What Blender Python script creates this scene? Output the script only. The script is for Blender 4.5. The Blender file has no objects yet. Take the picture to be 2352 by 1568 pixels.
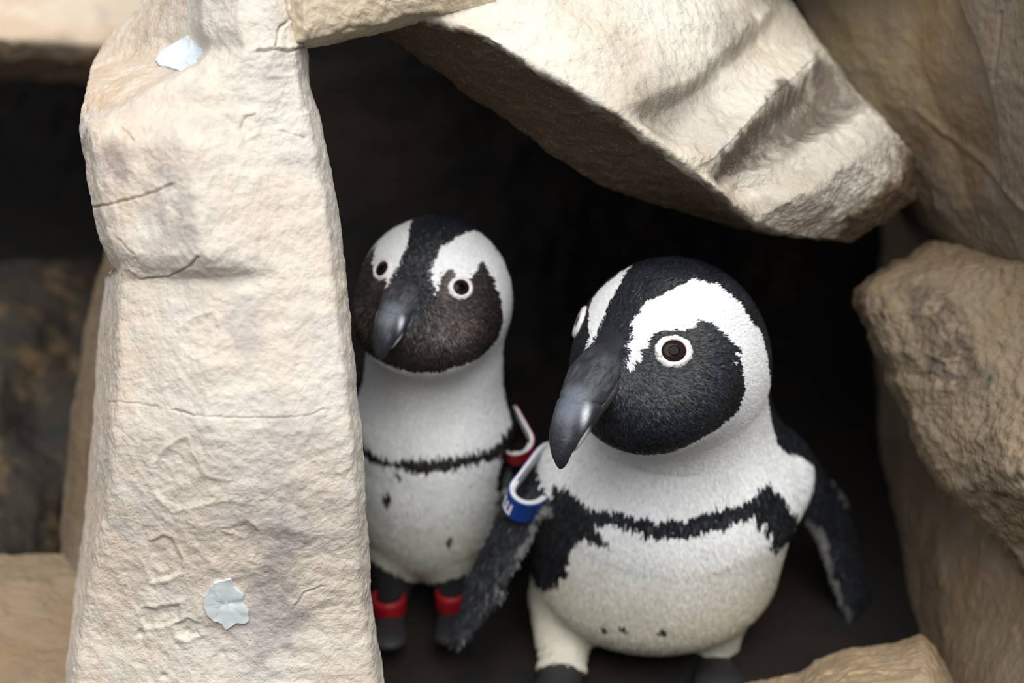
import bpy, math, random
import numpy as np
from mathutils import Vector, Matrix

rng = np.random.default_rng(7)
random.seed(7)
SC = bpy.context.scene
COL = SC.collection

# ------------------------------------------------------------------ camera, sky, sun, exposure
S = 1.3                       # metres per design unit
FPX = 4500.0                  # focal length in pixels of the 2352 x 1568 frame
PITCH = math.radians(30)
CAMZ = 0.712 * S
cam_d = bpy.data.cameras.new('camera')
cam = bpy.data.objects.new('camera', cam_d)
COL.objects.link(cam)
cam.location = (0, 0, CAMZ)
cam.rotation_euler = (math.pi / 2 - PITCH, 0, 0)
cam_d.sensor_width = 36.0
cam_d.sensor_fit = 'HORIZONTAL'
cam_d.lens = FPX / 2352 * 36
cam_d.clip_start = 0.01
cam_d.dof.use_dof = True
cam_d.dof.focus_distance = 0.94 * S
cam_d.dof.aperture_fstop = 3.3
SC.camera = cam

world = bpy.data.worlds.new('sky')
SC.world = world
world.use_nodes = True
wb = world.node_tree.nodes['Background']
# overcast sky: three times brighter overhead than at the horizon
wt = world.node_tree
w_tc = wt.nodes.new('ShaderNodeTexCoord')
w_xyz = wt.nodes.new('ShaderNodeSeparateXYZ')
w_map = wt.nodes.new('ShaderNodeMapRange')
w_map.inputs['To Min'].default_value = 0.32
w_map.inputs['To Max'].default_value = 0.96
wt.links.new(w_tc.outputs['Generated'], w_xyz.inputs[0])
wt.links.new(w_xyz.outputs['Z'], w_map.inputs['Value'])
wt.links.new(w_map.outputs['Result'], wb.inputs['Strength'])
wb.inputs['Color'].default_value = (0.90, 0.95, 1.0, 1)

sun_d = bpy.data.lights.new('sun', 'SUN')
sun_d.energy = 3.15
sun_d.angle = math.radians(52)
sun_d.color = (1.0, 0.97, 0.92)
sun = bpy.data.objects.new('sun', sun_d)
COL.objects.link(sun)
sun.location = (0, -1, 4)
sun.rotation_euler = Vector((-0.10, 0.50, -1.0)).to_track_quat('-Z', 'Y').to_euler()

SC.view_settings.view_transform = 'Standard'
SC.view_settings.look = 'None'
SC.view_settings.gamma = 1.0
SC.view_settings.use_curve_mapping = False
SC.view_settings.exposure = 0.10

# ------------------------------------------------------------------ helpers
CP, SP = math.cos(PITCH), math.sin(PITCH)
CAM = np.array([0, 0, CAMZ])
AX_R, AX_U, AX_F = np.array([1., 0, 0]), np.array([0, SP, CP]), np.array([0, CP, -SP])


def P(px, py, d):
    """a point of the place, given on a line of sight at a depth (design units)"""
    px, py, d = np.asarray(px, float), np.asarray(py, float), np.asarray(d, float) * S
    x = (px - 1176) / FPX * d
    y = -(py - 784) / FPX * d
    return CAM + x[..., None] * AX_R + y[..., None] * AX_U + d[..., None] * AX_F


def project(v):
    w = v - CAM
    d = w @ AX_F
    return 1176 + (w @ AX_R) / d * FPX, 784 - (w @ AX_U) / d * FPX, d / S


def unit(v):
    v = np.asarray(v, float)
    return v / (np.linalg.norm(v, axis=-1, keepdims=True) + 1e-12)


def pxm(d=1.0):
    return d * S / FPX


# gradient noise
_perm = rng.permutation(256)
_perm = np.concatenate([_perm, _perm, _perm])
_g = unit(rng.normal(size=(256, 3))).astype(np.float32)


def perlin(p):
    p = np.asarray(p, np.float32)
    i = np.floor(p).astype(np.int32)
    f = p - i
    i &= 255
    u = f * f * f * (f * (f * 6 - 15) + 10)
    out = 0
    for dx in (0, 1):
        for dy in (0, 1):
            for dz in (0, 1):
                h = _perm[_perm[_perm[(i[..., 0] + dx) & 255] + ((i[..., 1] + dy) & 255)] + ((i[..., 2] + dz) & 255)]
                g = _g[h]
                dot = g[..., 0] * (f[..., 0] - dx) + g[..., 1] * (f[..., 1] - dy) + g[..., 2] * (f[..., 2] - dz)
                w = (u[..., 0] if dx else 1 - u[..., 0]) * (u[..., 1] if dy else 1 - u[..., 1]) * (u[..., 2] if dz else 1 - u[..., 2])
                out = out + dot * w
    return out


def fbm(p, scale, octs=4, gain=0.5, ridged=False):
    a, out = 1.0, 0
    q = np.asarray(p, np.float32) * scale
    for k in range(octs):
        n = perlin(q + 17.3 * k)
        out = out + a * ((0.3 - np.abs(n)) if ridged else n)
        a *= gain
        q = q * 2.03
    return out


def mk(name, verts, faces, mat, parent=None, col=None, smooth=True, normals=None):
    """one mesh object; faces is an (n,3) or (n,4) integer array"""
    verts = np.asarray(verts, np.float32).reshape(-1, 3)
    faces = np.asarray(faces, np.int32)
    me = bpy.data.meshes.new(name)
    me.vertices.add(len(verts))
    me.vertices.foreach_set('co', verts.ravel())
    k = faces.shape[1]
    me.loops.add(faces.size)
    me.loops.foreach_set('vertex_index', faces.ravel())
    me.polygons.add(len(faces))
    me.polygons.foreach_set('loop_start', np.arange(0, faces.size, k, dtype=np.int32))
    me.polygons.foreach_set('loop_total', np.full(len(faces), k, np.int32))
    me.polygons.foreach_set('use_smooth', np.full(len(faces), smooth, bool))
    if col is not None:
        a = me.color_attributes.new('col', 'FLOAT_COLOR', 'POINT')
        c4 = np.ones((len(verts), 4), np.float32)
        c4[:, :3] = col
        a.data.foreach_set('color', c4.ravel())
    me.update()
    me.validate()
    if normals is not None:
        me.normals_split_custom_set_from_vertices(np.asarray(normals, np.float32).tolist())
    me.materials.append(mat)
    o = bpy.data.objects.new(name, me)
    COL.objects.link(o)
    if parent is not None:
        adopt(o, parent)
    return o


def wpos(o):
    p = Vector(o.location)
    while o.parent:
        o = o.parent
        p = p + Vector(o.location)
    return p


def adopt(o, parent):
    """parent o, whose mesh is in world coordinates, to a parent that is only moved"""
    o.parent = parent
    o.location = Vector((0, 0, 0)) - wpos(parent)


def origin_to(o, loc):
    """move a top-level object's origin, keeping the mesh where it stands"""
    loc = Vector(loc)
    o.data.transform(Matrix.Translation(-loc))
    o.location = loc


def tag(o, label=None, cat=None, group=None, kind=None):
    for k, v in (('label', label), ('category', cat), ('group', group), ('kind', kind)):
        if v:
            o[k] = v
    return o


def grid_faces(nv, nu, closed):
    i = np.arange(nv - 1)[:, None]
    j = np.arange(nu if closed else nu - 1)[None, :]
    j2 = (j + 1) % nu
    a, b, c, d = i * nu + j, i * nu + j2, (i + 1) * nu + j2, (i + 1) * nu + j
    return np.stack([np.broadcast_to(t, np.broadcast(a, b).shape).ravel() for t in (a, b, c, d)], 1)


def gsmooth(G, sig, axis, wrap):
    if sig <= 0:
        return G
    r = int(3 * sig) + 1
    k = np.exp(-0.5 * (np.arange(-r, r + 1) / sig) ** 2)
    k /= k.sum()
    pad = [(0, 0)] * 3
    pad[axis] = (r, r)
    H = np.pad(G, pad, mode='wrap' if wrap else 'reflect', **({} if wrap else {'reflect_type': 'odd'}))
    out = 0
    n = G.shape[axis]
    for q, w in enumerate(k):
        sl = [slice(None)] * 3
        sl[axis] = slice(q, q + n)
        out = out + w * H[tuple(sl)]
    return out


def resample(n_ctrl_len, step, wts):
    L = n_ctrl_len * wts
    cum = np.concatenate([[0], np.cumsum(L)])
    n = max(8, int(cum[-1] / step))
    t = np.linspace(0, cum[-1], n)
    i = np.clip(np.searchsorted(cum, t, side='right') - 1, 0, len(L) - 1)
    f = (t - cum[i]) / np.maximum(L[i], 1e-9)
    return i, np.clip(f, 0, 1)


def loft(ctrl, closed=True, step=3.0, sm=8.0, colw=None, roww=None):
    """dense surface through rows of control points; step and sm in frame pixels"""
    C = P(*[np.array([[q[k] for q in row] for row in ctrl]) for k in range(3)])
    if closed:
        C = np.concatenate([C, C[:, :1]], 1)
    lu = np.linalg.norm(np.diff(C, axis=1), axis=2).mean(0)
    lv = np.linalg.norm(np.diff(C, axis=0), axis=2).mean(1)
    h = step * pxm()
    iu, fu = resample(lu, h, np.ones(len(lu)) if colw is None else np.array(colw, float))
    iv, fv = resample(lv, h, np.ones(len(lv)) if roww is None else np.array(roww, float))
    G = C[:, iu] * (1 - fu)[None, :, None] + C[:, iu + 1] * fu[None, :, None]
    G = G[iv] * (1 - fv)[:, None, None] + G[iv + 1] * fv[:, None, None]
    if closed:
        G = G[:, :-1]
    sg = sm / step
    G = gsmooth(gsmooth(G, sg, 1, closed), sg, 0, False)
    return G


def gnormals(G, closed):
    if closed:
        du = np.roll(G, -1, 1) - np.roll(G, 1, 1)
    else:
        du = np.gradient(G, axis=1)
    dv = np.gradient(G, axis=0)
    return unit(np.cross(dv, du))


def rock(name, ctrl, mat, closed=True, step=3.0, sm=8.0, colw=None, roww=None, rough=1.0, big=1.0,
         feat=None, colf=None, flip=False, seed=0.0, parent=None):
    G = loft(ctrl, closed, step, sm, colw, roww)
    N = gnormals(G, closed)
    if flip:
        N = -N
    q = G.reshape(-1, 3) + seed
    u = pxm()
    disp = big * u * (14 * fbm(q, 14, 3) + 8 * fbm(q, 42, 3))
    disp += rough * u * (3.4 * fbm(q, 130, 3, 0.6) + 3.0 * fbm(q + 3, 90, 3, 0.55, ridged=True))
    px, py, _ = project(G.reshape(-1, 3))
    fac = (unit(CAM - G.reshape(-1, 3)) * N.reshape(-1, 3)).sum(1)
    if feat is not None:
        disp += u * feat(px, py, fac)
    V = G.reshape(-1, 3) + N.reshape(-1, 3) * disp[:, None]
    nv, nu = G.shape[:2]
    F = grid_faces(nv, nu, closed)
    if not flip:
        F = F[:, ::-1]
    col = None if colf is None else colf(px, py, q, fac)
    if closed:
        # close the two ends
        V = np.concatenate([V, V[:nu].mean(0)[None], V[-nu:].mean(0)[None]])
        if col is not None:
            col = np.concatenate([col, col[:1], col[-1:]])
        a = np.arange(nu)
        b = (a + 1) % nu
        c0, c1 = len(V) - 2, len(V) - 1
        e0 = np.stack([np.full(nu, c0), a, b, b], 1)
        e1 = np.stack([np.full(nu, c1), (nv - 1) * nu + b, (nv - 1) * nu + a, (nv - 1) * nu + a], 1)
        if flip:
            pass
        tri = np.concatenate([e0[:, :3], e1[:, :3]])
        if not flip:
            tri = tri[:, ::-1]
        quads = F
        F3 = np.concatenate([quads[:, [0, 1, 2]], quads[:, [0, 2, 3]], tri])
        return mk(name, V, F3, mat, parent, col)
    return mk(name, V, F, mat, parent, col)


def pdist(px, py, pts, closed=False):
    """distance to a polyline and signed side"""
    pts = np.array(pts, float)
    if closed:
        pts = np.concatenate([pts, pts[:1]])
    best = np.full(px.shape, 1e9)
    side = np.zeros(px.shape)
    for a, b in zip(pts[:-1], pts[1:]):
        d = b - a
        t = np.clip(((px - a[0]) * d[0] + (py - a[1]) * d[1]) / (d @ d), 0, 1)
        ex, ey = px - a[0] - t * d[0], py - a[1] - t * d[1]
        r = np.hypot(ex, ey)
        m = r < best
        best = np.where(m, r, best)
        side = np.where(m, np.sign(d[0] * ey - d[1] * ex), side)
    return best, side


def inpoly(px, py, pts):
    pts = np.array(pts, float)
    ins = np.zeros(np.shape(px), bool)
    for a, b in zip(pts, np.roll(pts, -1, 0)):
        c = (a[1] > py) != (b[1] > py)
        with np.errstate(divide='ignore', invalid='ignore'):
            xx = (b[0] - a[0]) * (py - a[1]) / (b[1] - a[1] + 1e-12) + a[0]
        ins ^= c & (px < xx)
    return ins


def sdpoly(px, py, pts):
    d, _ = pdist(px, py, pts, True)
    return np.where(inpoly(px, py, pts), -d, d)


def sstep(a, b, x):
    t = np.clip((x - a) / (b - a), 0, 1)
    return t * t * (3 - 2 * t)


# ------------------------------------------------------------------ materials
def new_mat(name):
    m = bpy.data.materials.new(name)
    m.use_nodes = True
    nt = m.node_tree
    b = nt.nodes['Principled BSDF']
    return m, nt, b


def nd(nt, t, **kw):
    n = nt.nodes.new(t)
    for k, v in kw.items():
        if k in n.inputs:
            n.inputs[k].default_value = v
        else:
            setattr(n, k, v)
    return n


def plain(name, rgb, rough=0.5, noise=0.0, scale=200.0, bump=0.0, spec=0.5, metal=0.0):
    m, nt, b = new_mat(name)
    tc = nd(nt, 'ShaderNodeTexCoord')
    n = nd(nt, 'ShaderNodeTexNoise', Scale=scale, Detail=4.0)
    nt.links.new(tc.outputs['Object'], n.inputs['Vector'])
    r = nd(nt, 'ShaderNodeValToRGB')
    r.color_ramp.elements[0].position = 0.3
    r.color_ramp.elements[1].position = 0.7
    r.color_ramp.elements[0].color = [c * (1 - noise) for c in rgb] + [1]
    r.color_ramp.elements[1].color = [min(1, c * (1 + noise)) for c in rgb] + [1]
    nt.links.new(n.outputs['Fac'], r.inputs['Fac'])
    nt.links.new(r.outputs['Color'], b.inputs['Base Color'])
    b.inputs['Roughness'].default_value = rough
    b.inputs['Specular IOR Level'].default_value = spec
    b.inputs['Metallic'].default_value = metal
    if bump:
        bp = nd(nt, 'ShaderNodeBump', Strength=bump, Distance=0.001)
        nt.links.new(n.outputs['Fac'], bp.inputs['Height'])
        nt.links.new(bp.outputs['Normal'], b.inputs['Normal'])
    return m


def rock_mat(name, base, warm, grey, speck=0.5, vcol=False, bump=0.6, rough=0.75, patch=12.0, stretch=(1, 1, 1)):
    """artificial rock: mottled base with warm and grey patches, fine specks and pitted relief"""
    m, nt, b = new_mat(name)
    L = nt.links.new
    tc = nd(nt, 'ShaderNodeTexCoord')
    mp = nd(nt, 'ShaderNodeMapping')
    mp.inputs['Scale'].default_value = stretch
    L(tc.outputs['Object'], mp.inputs['Vector'])
    v = mp.outputs['Vector']
    n1 = nd(nt, 'ShaderNodeTexNoise', Scale=patch, Detail=7.0, Roughness=0.62)
    n2 = nd(nt, 'ShaderNodeTexNoise', Scale=patch * 2.3, Detail=8.0, Roughness=0.7)
    n3 = nd(nt, 'ShaderNodeTexNoise', Scale=330.0, Detail=4.0, Roughness=0.7)
    n4 = nd(nt, 'ShaderNodeTexNoise', Scale=900.0, Detail=2.0)
    for n in (n1, n2, n3, n4):
        L(v, n.inputs['Vector'])
    # second lookup is offset so the two patch systems differ
    mp2 = nd(nt, 'ShaderNodeMapping')
    mp2.inputs['Location'].default_value = (3.1, 7.7, 1.9)
    L(v, mp2.inputs['Vector'])
    L(mp2.outputs['Vector'], n2.inputs['Vector'])

    def ramp(src, a, c):
        r = nd(nt, 'ShaderNodeMapRange')
        r.inputs['From Min'].default_value = a
        r.inputs['From Max'].default_value = c
        r.interpolation_type = 'SMOOTHSTEP'
        L(src, r.inputs['Value'])
        return r.outputs['Result']

    def mix(f, a, c, fac=1.0):
        x = nd(nt, 'ShaderNodeMix', data_type='RGBA')
        if fac != 1.0:
            mu = nd(nt, 'ShaderNodeMath', operation='MULTIPLY')
            L(f, mu.inputs[0])
            mu.inputs[1].default_value = fac
            f = mu.outputs[0]
        L(f, x.inputs[0])
        for s, t in ((a, 6), (c, 7)):
            if isinstance(s, tuple):
                x.inputs[t].default_value = (*s, 1)
            else:
                L(s, x.inputs[t])
        return x.outputs[2]
    c = mix(ramp(n1.outputs['Fac'], 0.42, 0.62), base, warm)
    c = mix(ramp(n2.outputs['Fac'], 0.50, 0.72), c, grey, 0.8)
    if vcol:
        at = nd(nt, 'ShaderNodeAttribute', attribute_name='col')
        mu = nd(nt, 'ShaderNodeMix', data_type='RGBA', blend_type='MULTIPLY')
        mu.inputs[0].default_value = 1
        L(c, mu.inputs[6])
        L(at.outputs['Color'], mu.inputs[7])
        c = mu.outputs[2]
    dark = tuple(x * 0.35 for x in grey)
    lite = tuple(min(1, x * 1.18) for x in base)
    c = mix(ramp(n3.outputs['Fac'], 0.62, 0.78), c, dark, 0.55 * speck)
    c = mix(ramp(n4.outputs['Fac'], 0.62, 0.75), c, lite, 0.6 * speck)
    L(c, b.inputs['Base Color'])
    rr = nd(nt, 'ShaderNodeMapRange')
    rr.inputs['To Min'].default_value = rough - 0.15
    rr.inputs['To Max'].default_value = rough + 0.15
    L(n2.outputs['Fac'], rr.inputs['Value'])
    L(rr.outputs['Result'], b.inputs['Roughness'])
    b.inputs['Specular IOR Level'].default_value = 0.35
    add = nd(nt, 'ShaderNodeMath', operation='ADD')
    sc = nd(nt, 'ShaderNodeMath', operation='MULTIPLY')
    sc.inputs[1].default_value = 0.35
    L(n4.outputs['Fac'], sc.inputs[0])
    n5 = nd(nt, 'ShaderNodeTexNoise', Scale=125.0, Detail=6.0, Roughness=0.6)
    L(v, n5.inputs['Vector'])
    mid = nd(nt, 'ShaderNodeMath', operation='MULTIPLY_ADD')
    mid.inputs[1].default_value = 1.8
    L(n5.outputs['Fac'], mid.inputs[0])
    L(n3.outputs['Fac'], mid.inputs[2])
    L(mid.outputs[0], add.inputs[0])
    L(sc.outputs[0], add.inputs[1])
    bp = nd(nt, 'ShaderNodeBump', Strength=bump, Distance=0.0012)
    L(add.outputs[0], bp.inputs['Height'])
    L(bp.outputs['Normal'], b.inputs['Normal'])
    return m


M = {}
M['cream'] = rock_mat('cream_rock', (0.715, 0.66, 0.585), (0.69, 0.60, 0.505), (0.53, 0.49, 0.455), 0.7, True, 0.75)
M['slab'] = rock_mat('slab_rock', (0.75, 0.70, 0.61), (0.66, 0.585, 0.47), (0.53, 0.50, 0.45), 0.9, True, 0.8)
M['tan'] = rock_mat('tan_rock', (0.30, 0.235, 0.165), (0.28, 0.205, 0.13), (0.24, 0.20, 0.155), 0.7, True, 0.6)
M['brown'] = rock_mat('brown_rock', (0.25, 0.195, 0.14), (0.22, 0.165, 0.105), (0.24, 0.205, 0.17), 0.5, True, 0.5, 0.7, 12.0, (1.6, 1.6, 0.45))
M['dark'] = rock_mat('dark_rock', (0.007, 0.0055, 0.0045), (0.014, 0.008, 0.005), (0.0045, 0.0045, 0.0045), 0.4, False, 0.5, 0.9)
M['far'] = rock_mat('far_rock', (0.50, 0.43, 0.34), (0.46, 0.36, 0.26), (0.35, 0.31, 0.27), 0.4, True)
M['ground'] = rock_mat('ground_rock', (0.30, 0.25, 0.19), (0.26, 0.2, 0.14), (0.2, 0.18, 0.16), 0.4)
M['putty'] = plain('putty', (0.62, 0.68, 0.69), 0.6, 0.06, 160, 0.25)
M['putty_white'] = plain('putty_white', (0.72, 0.79, 0.85), 0.6, 0.05, 160, 0.2)

# ------------------------------------------------------------------ setting: cave shell and ground


def white(px, py, q, fac):
    return np.ones((len(px), 3))


def shell():
    # back of the cave
    ctrl = []
    for py, d in ((-1300, 1.45), (-500, 1.55), (300, 1.52), (700, 1.46), (1000, 1.38), (1400, 1.25), (2300, 1.05)):
        ctrl.append([(px, py, d + 0.22 * sstep(500, -100, px) + 0.04 * math.sin(px * 0.004)) for px in range(-900, 3300, 300)])
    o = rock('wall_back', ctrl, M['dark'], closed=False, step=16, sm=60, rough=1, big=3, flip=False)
    tag(o, 'dark brown rock wall at the back of the cave', 'wall', kind='structure')
    # roof of the cave: a thick slab of rock behind and above the lintel
    def blockmesh(name, x0, x1, y0, y1, z0, z1, mat, n=40):
        v, f = [], []
        xs = np.linspace(x0, x1, n)
        ys = np.linspace(y0, y1, n)
        X, Y = np.meshgrid(xs, ys)
        Z0 = z0 + 0.03 * fbm(np.stack([X, Y, X * 0], -1), 7, 3)
        Z1 = z1 + 0.05 * fbm(np.stack([X, Y, X * 0 + 5], -1), 5, 3)
        A = np.stack([X, Y, Z0], -1).reshape(-1, 3)
        B = np.stack([X, Y, Z1], -1).reshape(-1, 3)
        f0 = grid_faces(n, n, False)
        k = n * n
        edge = np.concatenate([np.arange(n), np.arange(1, n) * n + n - 1, (n - 1) * n + np.arange(n - 2, -1, -1), np.arange(n - 2, 0, -1) * n])
        e2 = np.roll(edge, -1)
        side = np.stack([edge, e2, e2 + k, edge + k], 1)
        return mk(name, np.concatenate([A, B]), np.concatenate([f0[:, ::-1], f0 + k, side]), mat)
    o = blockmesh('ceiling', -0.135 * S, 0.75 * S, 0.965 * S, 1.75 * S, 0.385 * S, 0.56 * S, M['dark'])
    tag(o, 'dark rock roof over the cave behind the lintel', 'ceiling', kind='structure')
    n = 140
    xs = np.linspace(-3, 3, n)
    ys = np.linspace(-3, 2.6, n)
    X, Y = np.meshgrid(xs, ys)
    Z = 0.006 * fbm(np.stack([X, Y, X * 0], -1), 6, 3)
    Z = Z - 0.006
    # added unseen bank in front of the cave mouth, raised to block low light
    yy = Y / S
    Z = Z + S * np.interp(yy, [-1.2, -.3, .05, .30, .45, .58, .70, .80], [0, .12, .26, .30, .27, .17, .06, 0]) * (1 + .25 * fbm(np.stack([X, Y, X * 0 + 2], -1), 4, 3))
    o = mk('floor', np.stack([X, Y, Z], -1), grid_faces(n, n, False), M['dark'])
    tag(o, 'dark wet rock floor under the penguins', 'floor', kind='structure')


shell()

# ------------------------------------------------------------------ the pale pillar
CRACKS = [  # points, half width, depth
    ([(660, -10), (663, 20), (670, 42), (648, 62), (640, 85), (633, 106)], 2.6, 16),
    ([(670, 42), (685, 62), (694, 73)], 1.8, 6),
    ([(205, 476), (250, 470), (300, 458), (340, 445), (392, 424)], 2.2, 8),
    ([(275, 550), (290, 568), (312, 585)], 2.0, 8),
    ([(310, 592), (320, 606)], 2.2, 8),
    ([(298, 622), (318, 638), (350, 636), (385, 634), (410, 623), (432, 613), (445, 600), (452, 590)], 2.4, 11),
    ([(250, 922), (310, 925), (360, 935)], 1.8, 3),
    ([(400, 942), (420, 945), (440, 953)], 2.2, 8),
    ([(440, 953), (480, 957), (560, 960), (650, 960), (710, 955), (745, 940)], 2.0, 3),
    ([(278, 295), (292, 305), (305, 322)], 2.2, 6),
    ([(590, 117), (640, 113), (665, 118), (690, 110), (722, 104)], 2.6, 12),
    ([(555, 300), (558, 280), (566, 268), (583, 264)], 2.0, 5),
    ([(680, 1390), (700, 1360), (740, 1345)], 2.2, 5),
    ([(640, 300), (700, 318)], 2, 3),
]
RECESS = [  # outline, depth, edge softness
    ([(342, 1245), (375, 1232), (395, 1240), (400, 1258), (418, 1285), (415, 1312), (390, 1325), (350, 1332), (340, 1300)], 7, 6),
    ([(328, 1398), (365, 1396), (412, 1388), (410, 1420), (380, 1432), (335, 1440), (325, 1420)], 7, 6),
    ([(405, 1435), (430, 1420), (455, 1432), (455, 1455), (432, 1468), (408, 1458)], 6, 6),
    ([(425, 790), (428, 755), (450, 735), (485, 724), (500, 760), (490, 800), (450, 815)], 4, 10),
    ([(355, 1120), (360, 1070), (385, 1035), (425, 1010), (430, 1040), (470, 1100), (520, 1110), (522, 1140), (470, 1150), (400, 1165)], 4, 9),
    ([(550, 300), (560, 270), (583, 264), (585, 300), (565, 312)], 4, 8),
    ([(515, 1215), (570, 1198), (588, 1215), (585, 1262), (575, 1278), (568, 1230)], 3, 6),
    ([(620, 165), (640, 120), (700, 118), (706, 150), (700, 250), (690, 160)], 3, 12),
]
PITS = [(322, 1455, 8, 9), (428, 1451, 7, 8), (512, 1502, 9, 4), (375, 1552, 6, 7), (405, 1480, 5, 3), (335, 1490, 7, 3),
        (640, 240, 6, 3), (700, 316, 8, 4), (350, 1352, 9, 3)]


def pillar_feat(px, py, fac):
    out = np.zeros(px.shape)
    f = fac > 0.05
    x = px + 2.2 * perlin(np.stack([px * 0.06, py * 0.06, px * 0], -1)) * 2
    y = py + 2.2 * perlin(np.stack([px * 0.06, py * 0.06, px * 0 + 9], -1)) * 2
    for pts, w, dep in CRACKS:
        a = np.array(pts)
        m = f & (px > a[:, 0].min() - 30) & (px < a[:, 0].max() + 30) & (py > a[:, 1].min() - 30) & (py < a[:, 1].max() + 30)
        d, sd = pdist(x[m], y[m], pts)
        out[m] -= dep * np.exp(-(d / w) ** 2)
        out[m] += 0.22 * dep * np.exp(-(d / 12) ** 2) * (sd < 0)
    for pts, dep, soft in RECESS:
        a = np.array(pts)
        m = f & (px > a[:, 0].min() - 30) & (px < a[:, 0].max() + 30) & (py > a[:, 1].min() - 30) & (py < a[:, 1].max() + 30)
        d = sdpoly(x[m], y[m], pts)
        out[m] -= dep * sstep(soft, -soft, d) * (0.7 + 0.5 * perlin(np.stack([px[m] * .05, py[m] * .05, px[m] * 0], -1)))
        out[m] += 1.6 * np.exp(-((d - soft) / 5) ** 2)
    for cx, cy, r, dep in PITS:
        out -= dep * np.exp(-((px - cx) ** 2 + (py - cy) ** 2) / r ** 2) * f
    # shallow horizontal folds on the right half
    q = np.stack([px * 0.006, py * 0.022, px * 0 + 3], -1)
    out += 5 * perlin(q) * sstep(420, 520, px) * f
    return out


STAINS = [(640, 1290, 45, 190, .35), (690, 1240, 30, 60, .3), (560, 740, 60, 90, .18), (400, 480, 60, 110, .22), (270, 370, 30, 50, .35),
          (620, 1420, 90, 80, .32), (600, 560, 20, 40, .1), (190, 310, 12, 30, .8), (640, 960, 30, 40, .15), (600, 1190, 60, 60, .2)]


def pillar_col(px, py, q, fac):
    c = np.ones((len(px), 3))
    n = fbm(q, 60, 4, 0.65) * 1.6
    s = np.zeros(len(px))
    for cx, cy, rx, ry, a in STAINS:
        e = np.exp(-((px - cx) / rx) ** 2 - ((py - cy) / ry) ** 2)
        s = np.maximum(s, min(1, 1.7 * a) * np.clip(e * 1.2 + 1.6 * n * e - 0.1, 0, 1))
    c *= 1 - s[:, None] * np.array([0.62, 0.62, 0.52])
    # warm clay tone along the left border and on the bulge
    w = sstep(430, 250, px) * (0.55 + n * 0.6)
    w = np.clip(w, 0, 1)
    c *= 1 - w[:, None] * np.array([0.05, 0.14, 0.22])
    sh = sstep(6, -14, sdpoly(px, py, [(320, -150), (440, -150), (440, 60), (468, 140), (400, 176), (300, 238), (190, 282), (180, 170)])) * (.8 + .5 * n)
    c *= 1 - np.clip(sh, 0, 1)[:, None] * np.array([.14, .20, .27])  # upper left shelf toned darker, painting in its turned-away shade
    return c


def pillar():
    SIL = [(-140, 420), (0, 330), (60, 265), (110, 226), (150, 206), (200, 196), (240, 188), (292, 181), (340, 190), (430, 205), (480, 213), (540, 222),
           (580, 240), (612, 262), (640, 243), (741, 229), (854, 222), (985, 209), (1116, 199), (1291, 179), (1421, 161), (1526, 148), (1760, 110)]
    EDG = [(-140, 447), (0, 444), (60, 441), (110, 466), (150, 440), (200, 330), (240, 268), (292, 205), (340, 215), (430, 228), (480, 236), (540, 247),
           (580, 264), (612, 286), (640, 275), (741, 265), (854, 258), (985, 252), (1116, 249), (1264, 220), (1360, 198), (1465, 176), (1568, 165), (1760, 135)]
    RGT = [(-140, 700), (60, 700), (110, 708), (130, 711), (200, 713), (260, 729), (340, 748), (400, 762), (460, 775), (540, 784), (620, 788), (700, 797), (770, 807),
           (830, 815), (900, 825), (960, 832), (1040, 836), (1120, 838), (1200, 843), (1280, 848), (1350, 852), (1430, 860), (1500, 872), (1568, 886), (1760, 930)]
    rows = [-140, -40, 20, 70, 110, 140, 170, 205, 245, 290, 330, 400, 480, 550, 590, 615, 640, 670, 740, 860, 990, 1120, 1200, 1270, 1360, 1460, 1568, 1760]
    f = lambda T, y: np.interp(y, [a for a, _ in T], [b for _, b in T])
    ctrl = []
    for y in rows:
        sl, ed, rt = f(SIL, y), f(EDG, y), f(RGT, y)
        base = 0.895 + 0.05 * sstep(900, 1600, y)         # depth of the front face
        shelf = sstep(230, 120, y)                         # upper left shelf set back
        bulge = sstep(250, 330, y) * sstep(640, 600, y)
        low = sstep(610, 640, y)
        d_s = base + 0.03 + 0.075 * shelf + 0.12 * low
        d_e = base + 0.012 - 0.012 * bulge
        ctrl.append([
            (sl + 40, y, base + 0.175),
            (sl, y, d_s),
            (sl * 0.45 + ed * 0.55 - 4 * shelf, y, base + 0.020 + 0.045 * shelf + 0.035 * low),
            (ed, y, d_e + 0.030 * shelf),
            (ed + 14 + 14 * bulge, y, d_e - 0.006),
            (ed * 0.6 + rt * 0.4, y, base - 0.012 - 0.014 * bulge),
            (ed * 0.28 + rt * 0.72, y, base - 0.010),
            (rt - 26, y, base - 0.002),
            (rt - 5, y, base + 0.014),
            (rt, y, base + 0.035),
            (rt - 30, y, base + 0.14),
        ])
    o = rock('rock_pillar', ctrl, M['cream'], True, 2.5, 11, [.25, 1, 1, 1, 1, 1, 1, 1, 1, .25, .15], None, 0.8, 0.6, pillar_feat, pillar_col)
    tag(o, 'tall pale cream rock pillar with cracks and two grey putty patches', 'rock')
    return o


PILLAR = pillar()

# ------------------------------------------------------------------ lintel, slab and the right hand rocks


def lintel_feat(px, py, fac):
    d, _ = pdist(px, py, [(640, 112), (700, 100), (760, 92), (800, 66), (880, 60), (930, 40), (1000, 30)])
    return -4 * np.exp(-(d / 4) ** 2) + 3 * np.exp(-((d - 12) / 8) ** 2)


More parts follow.
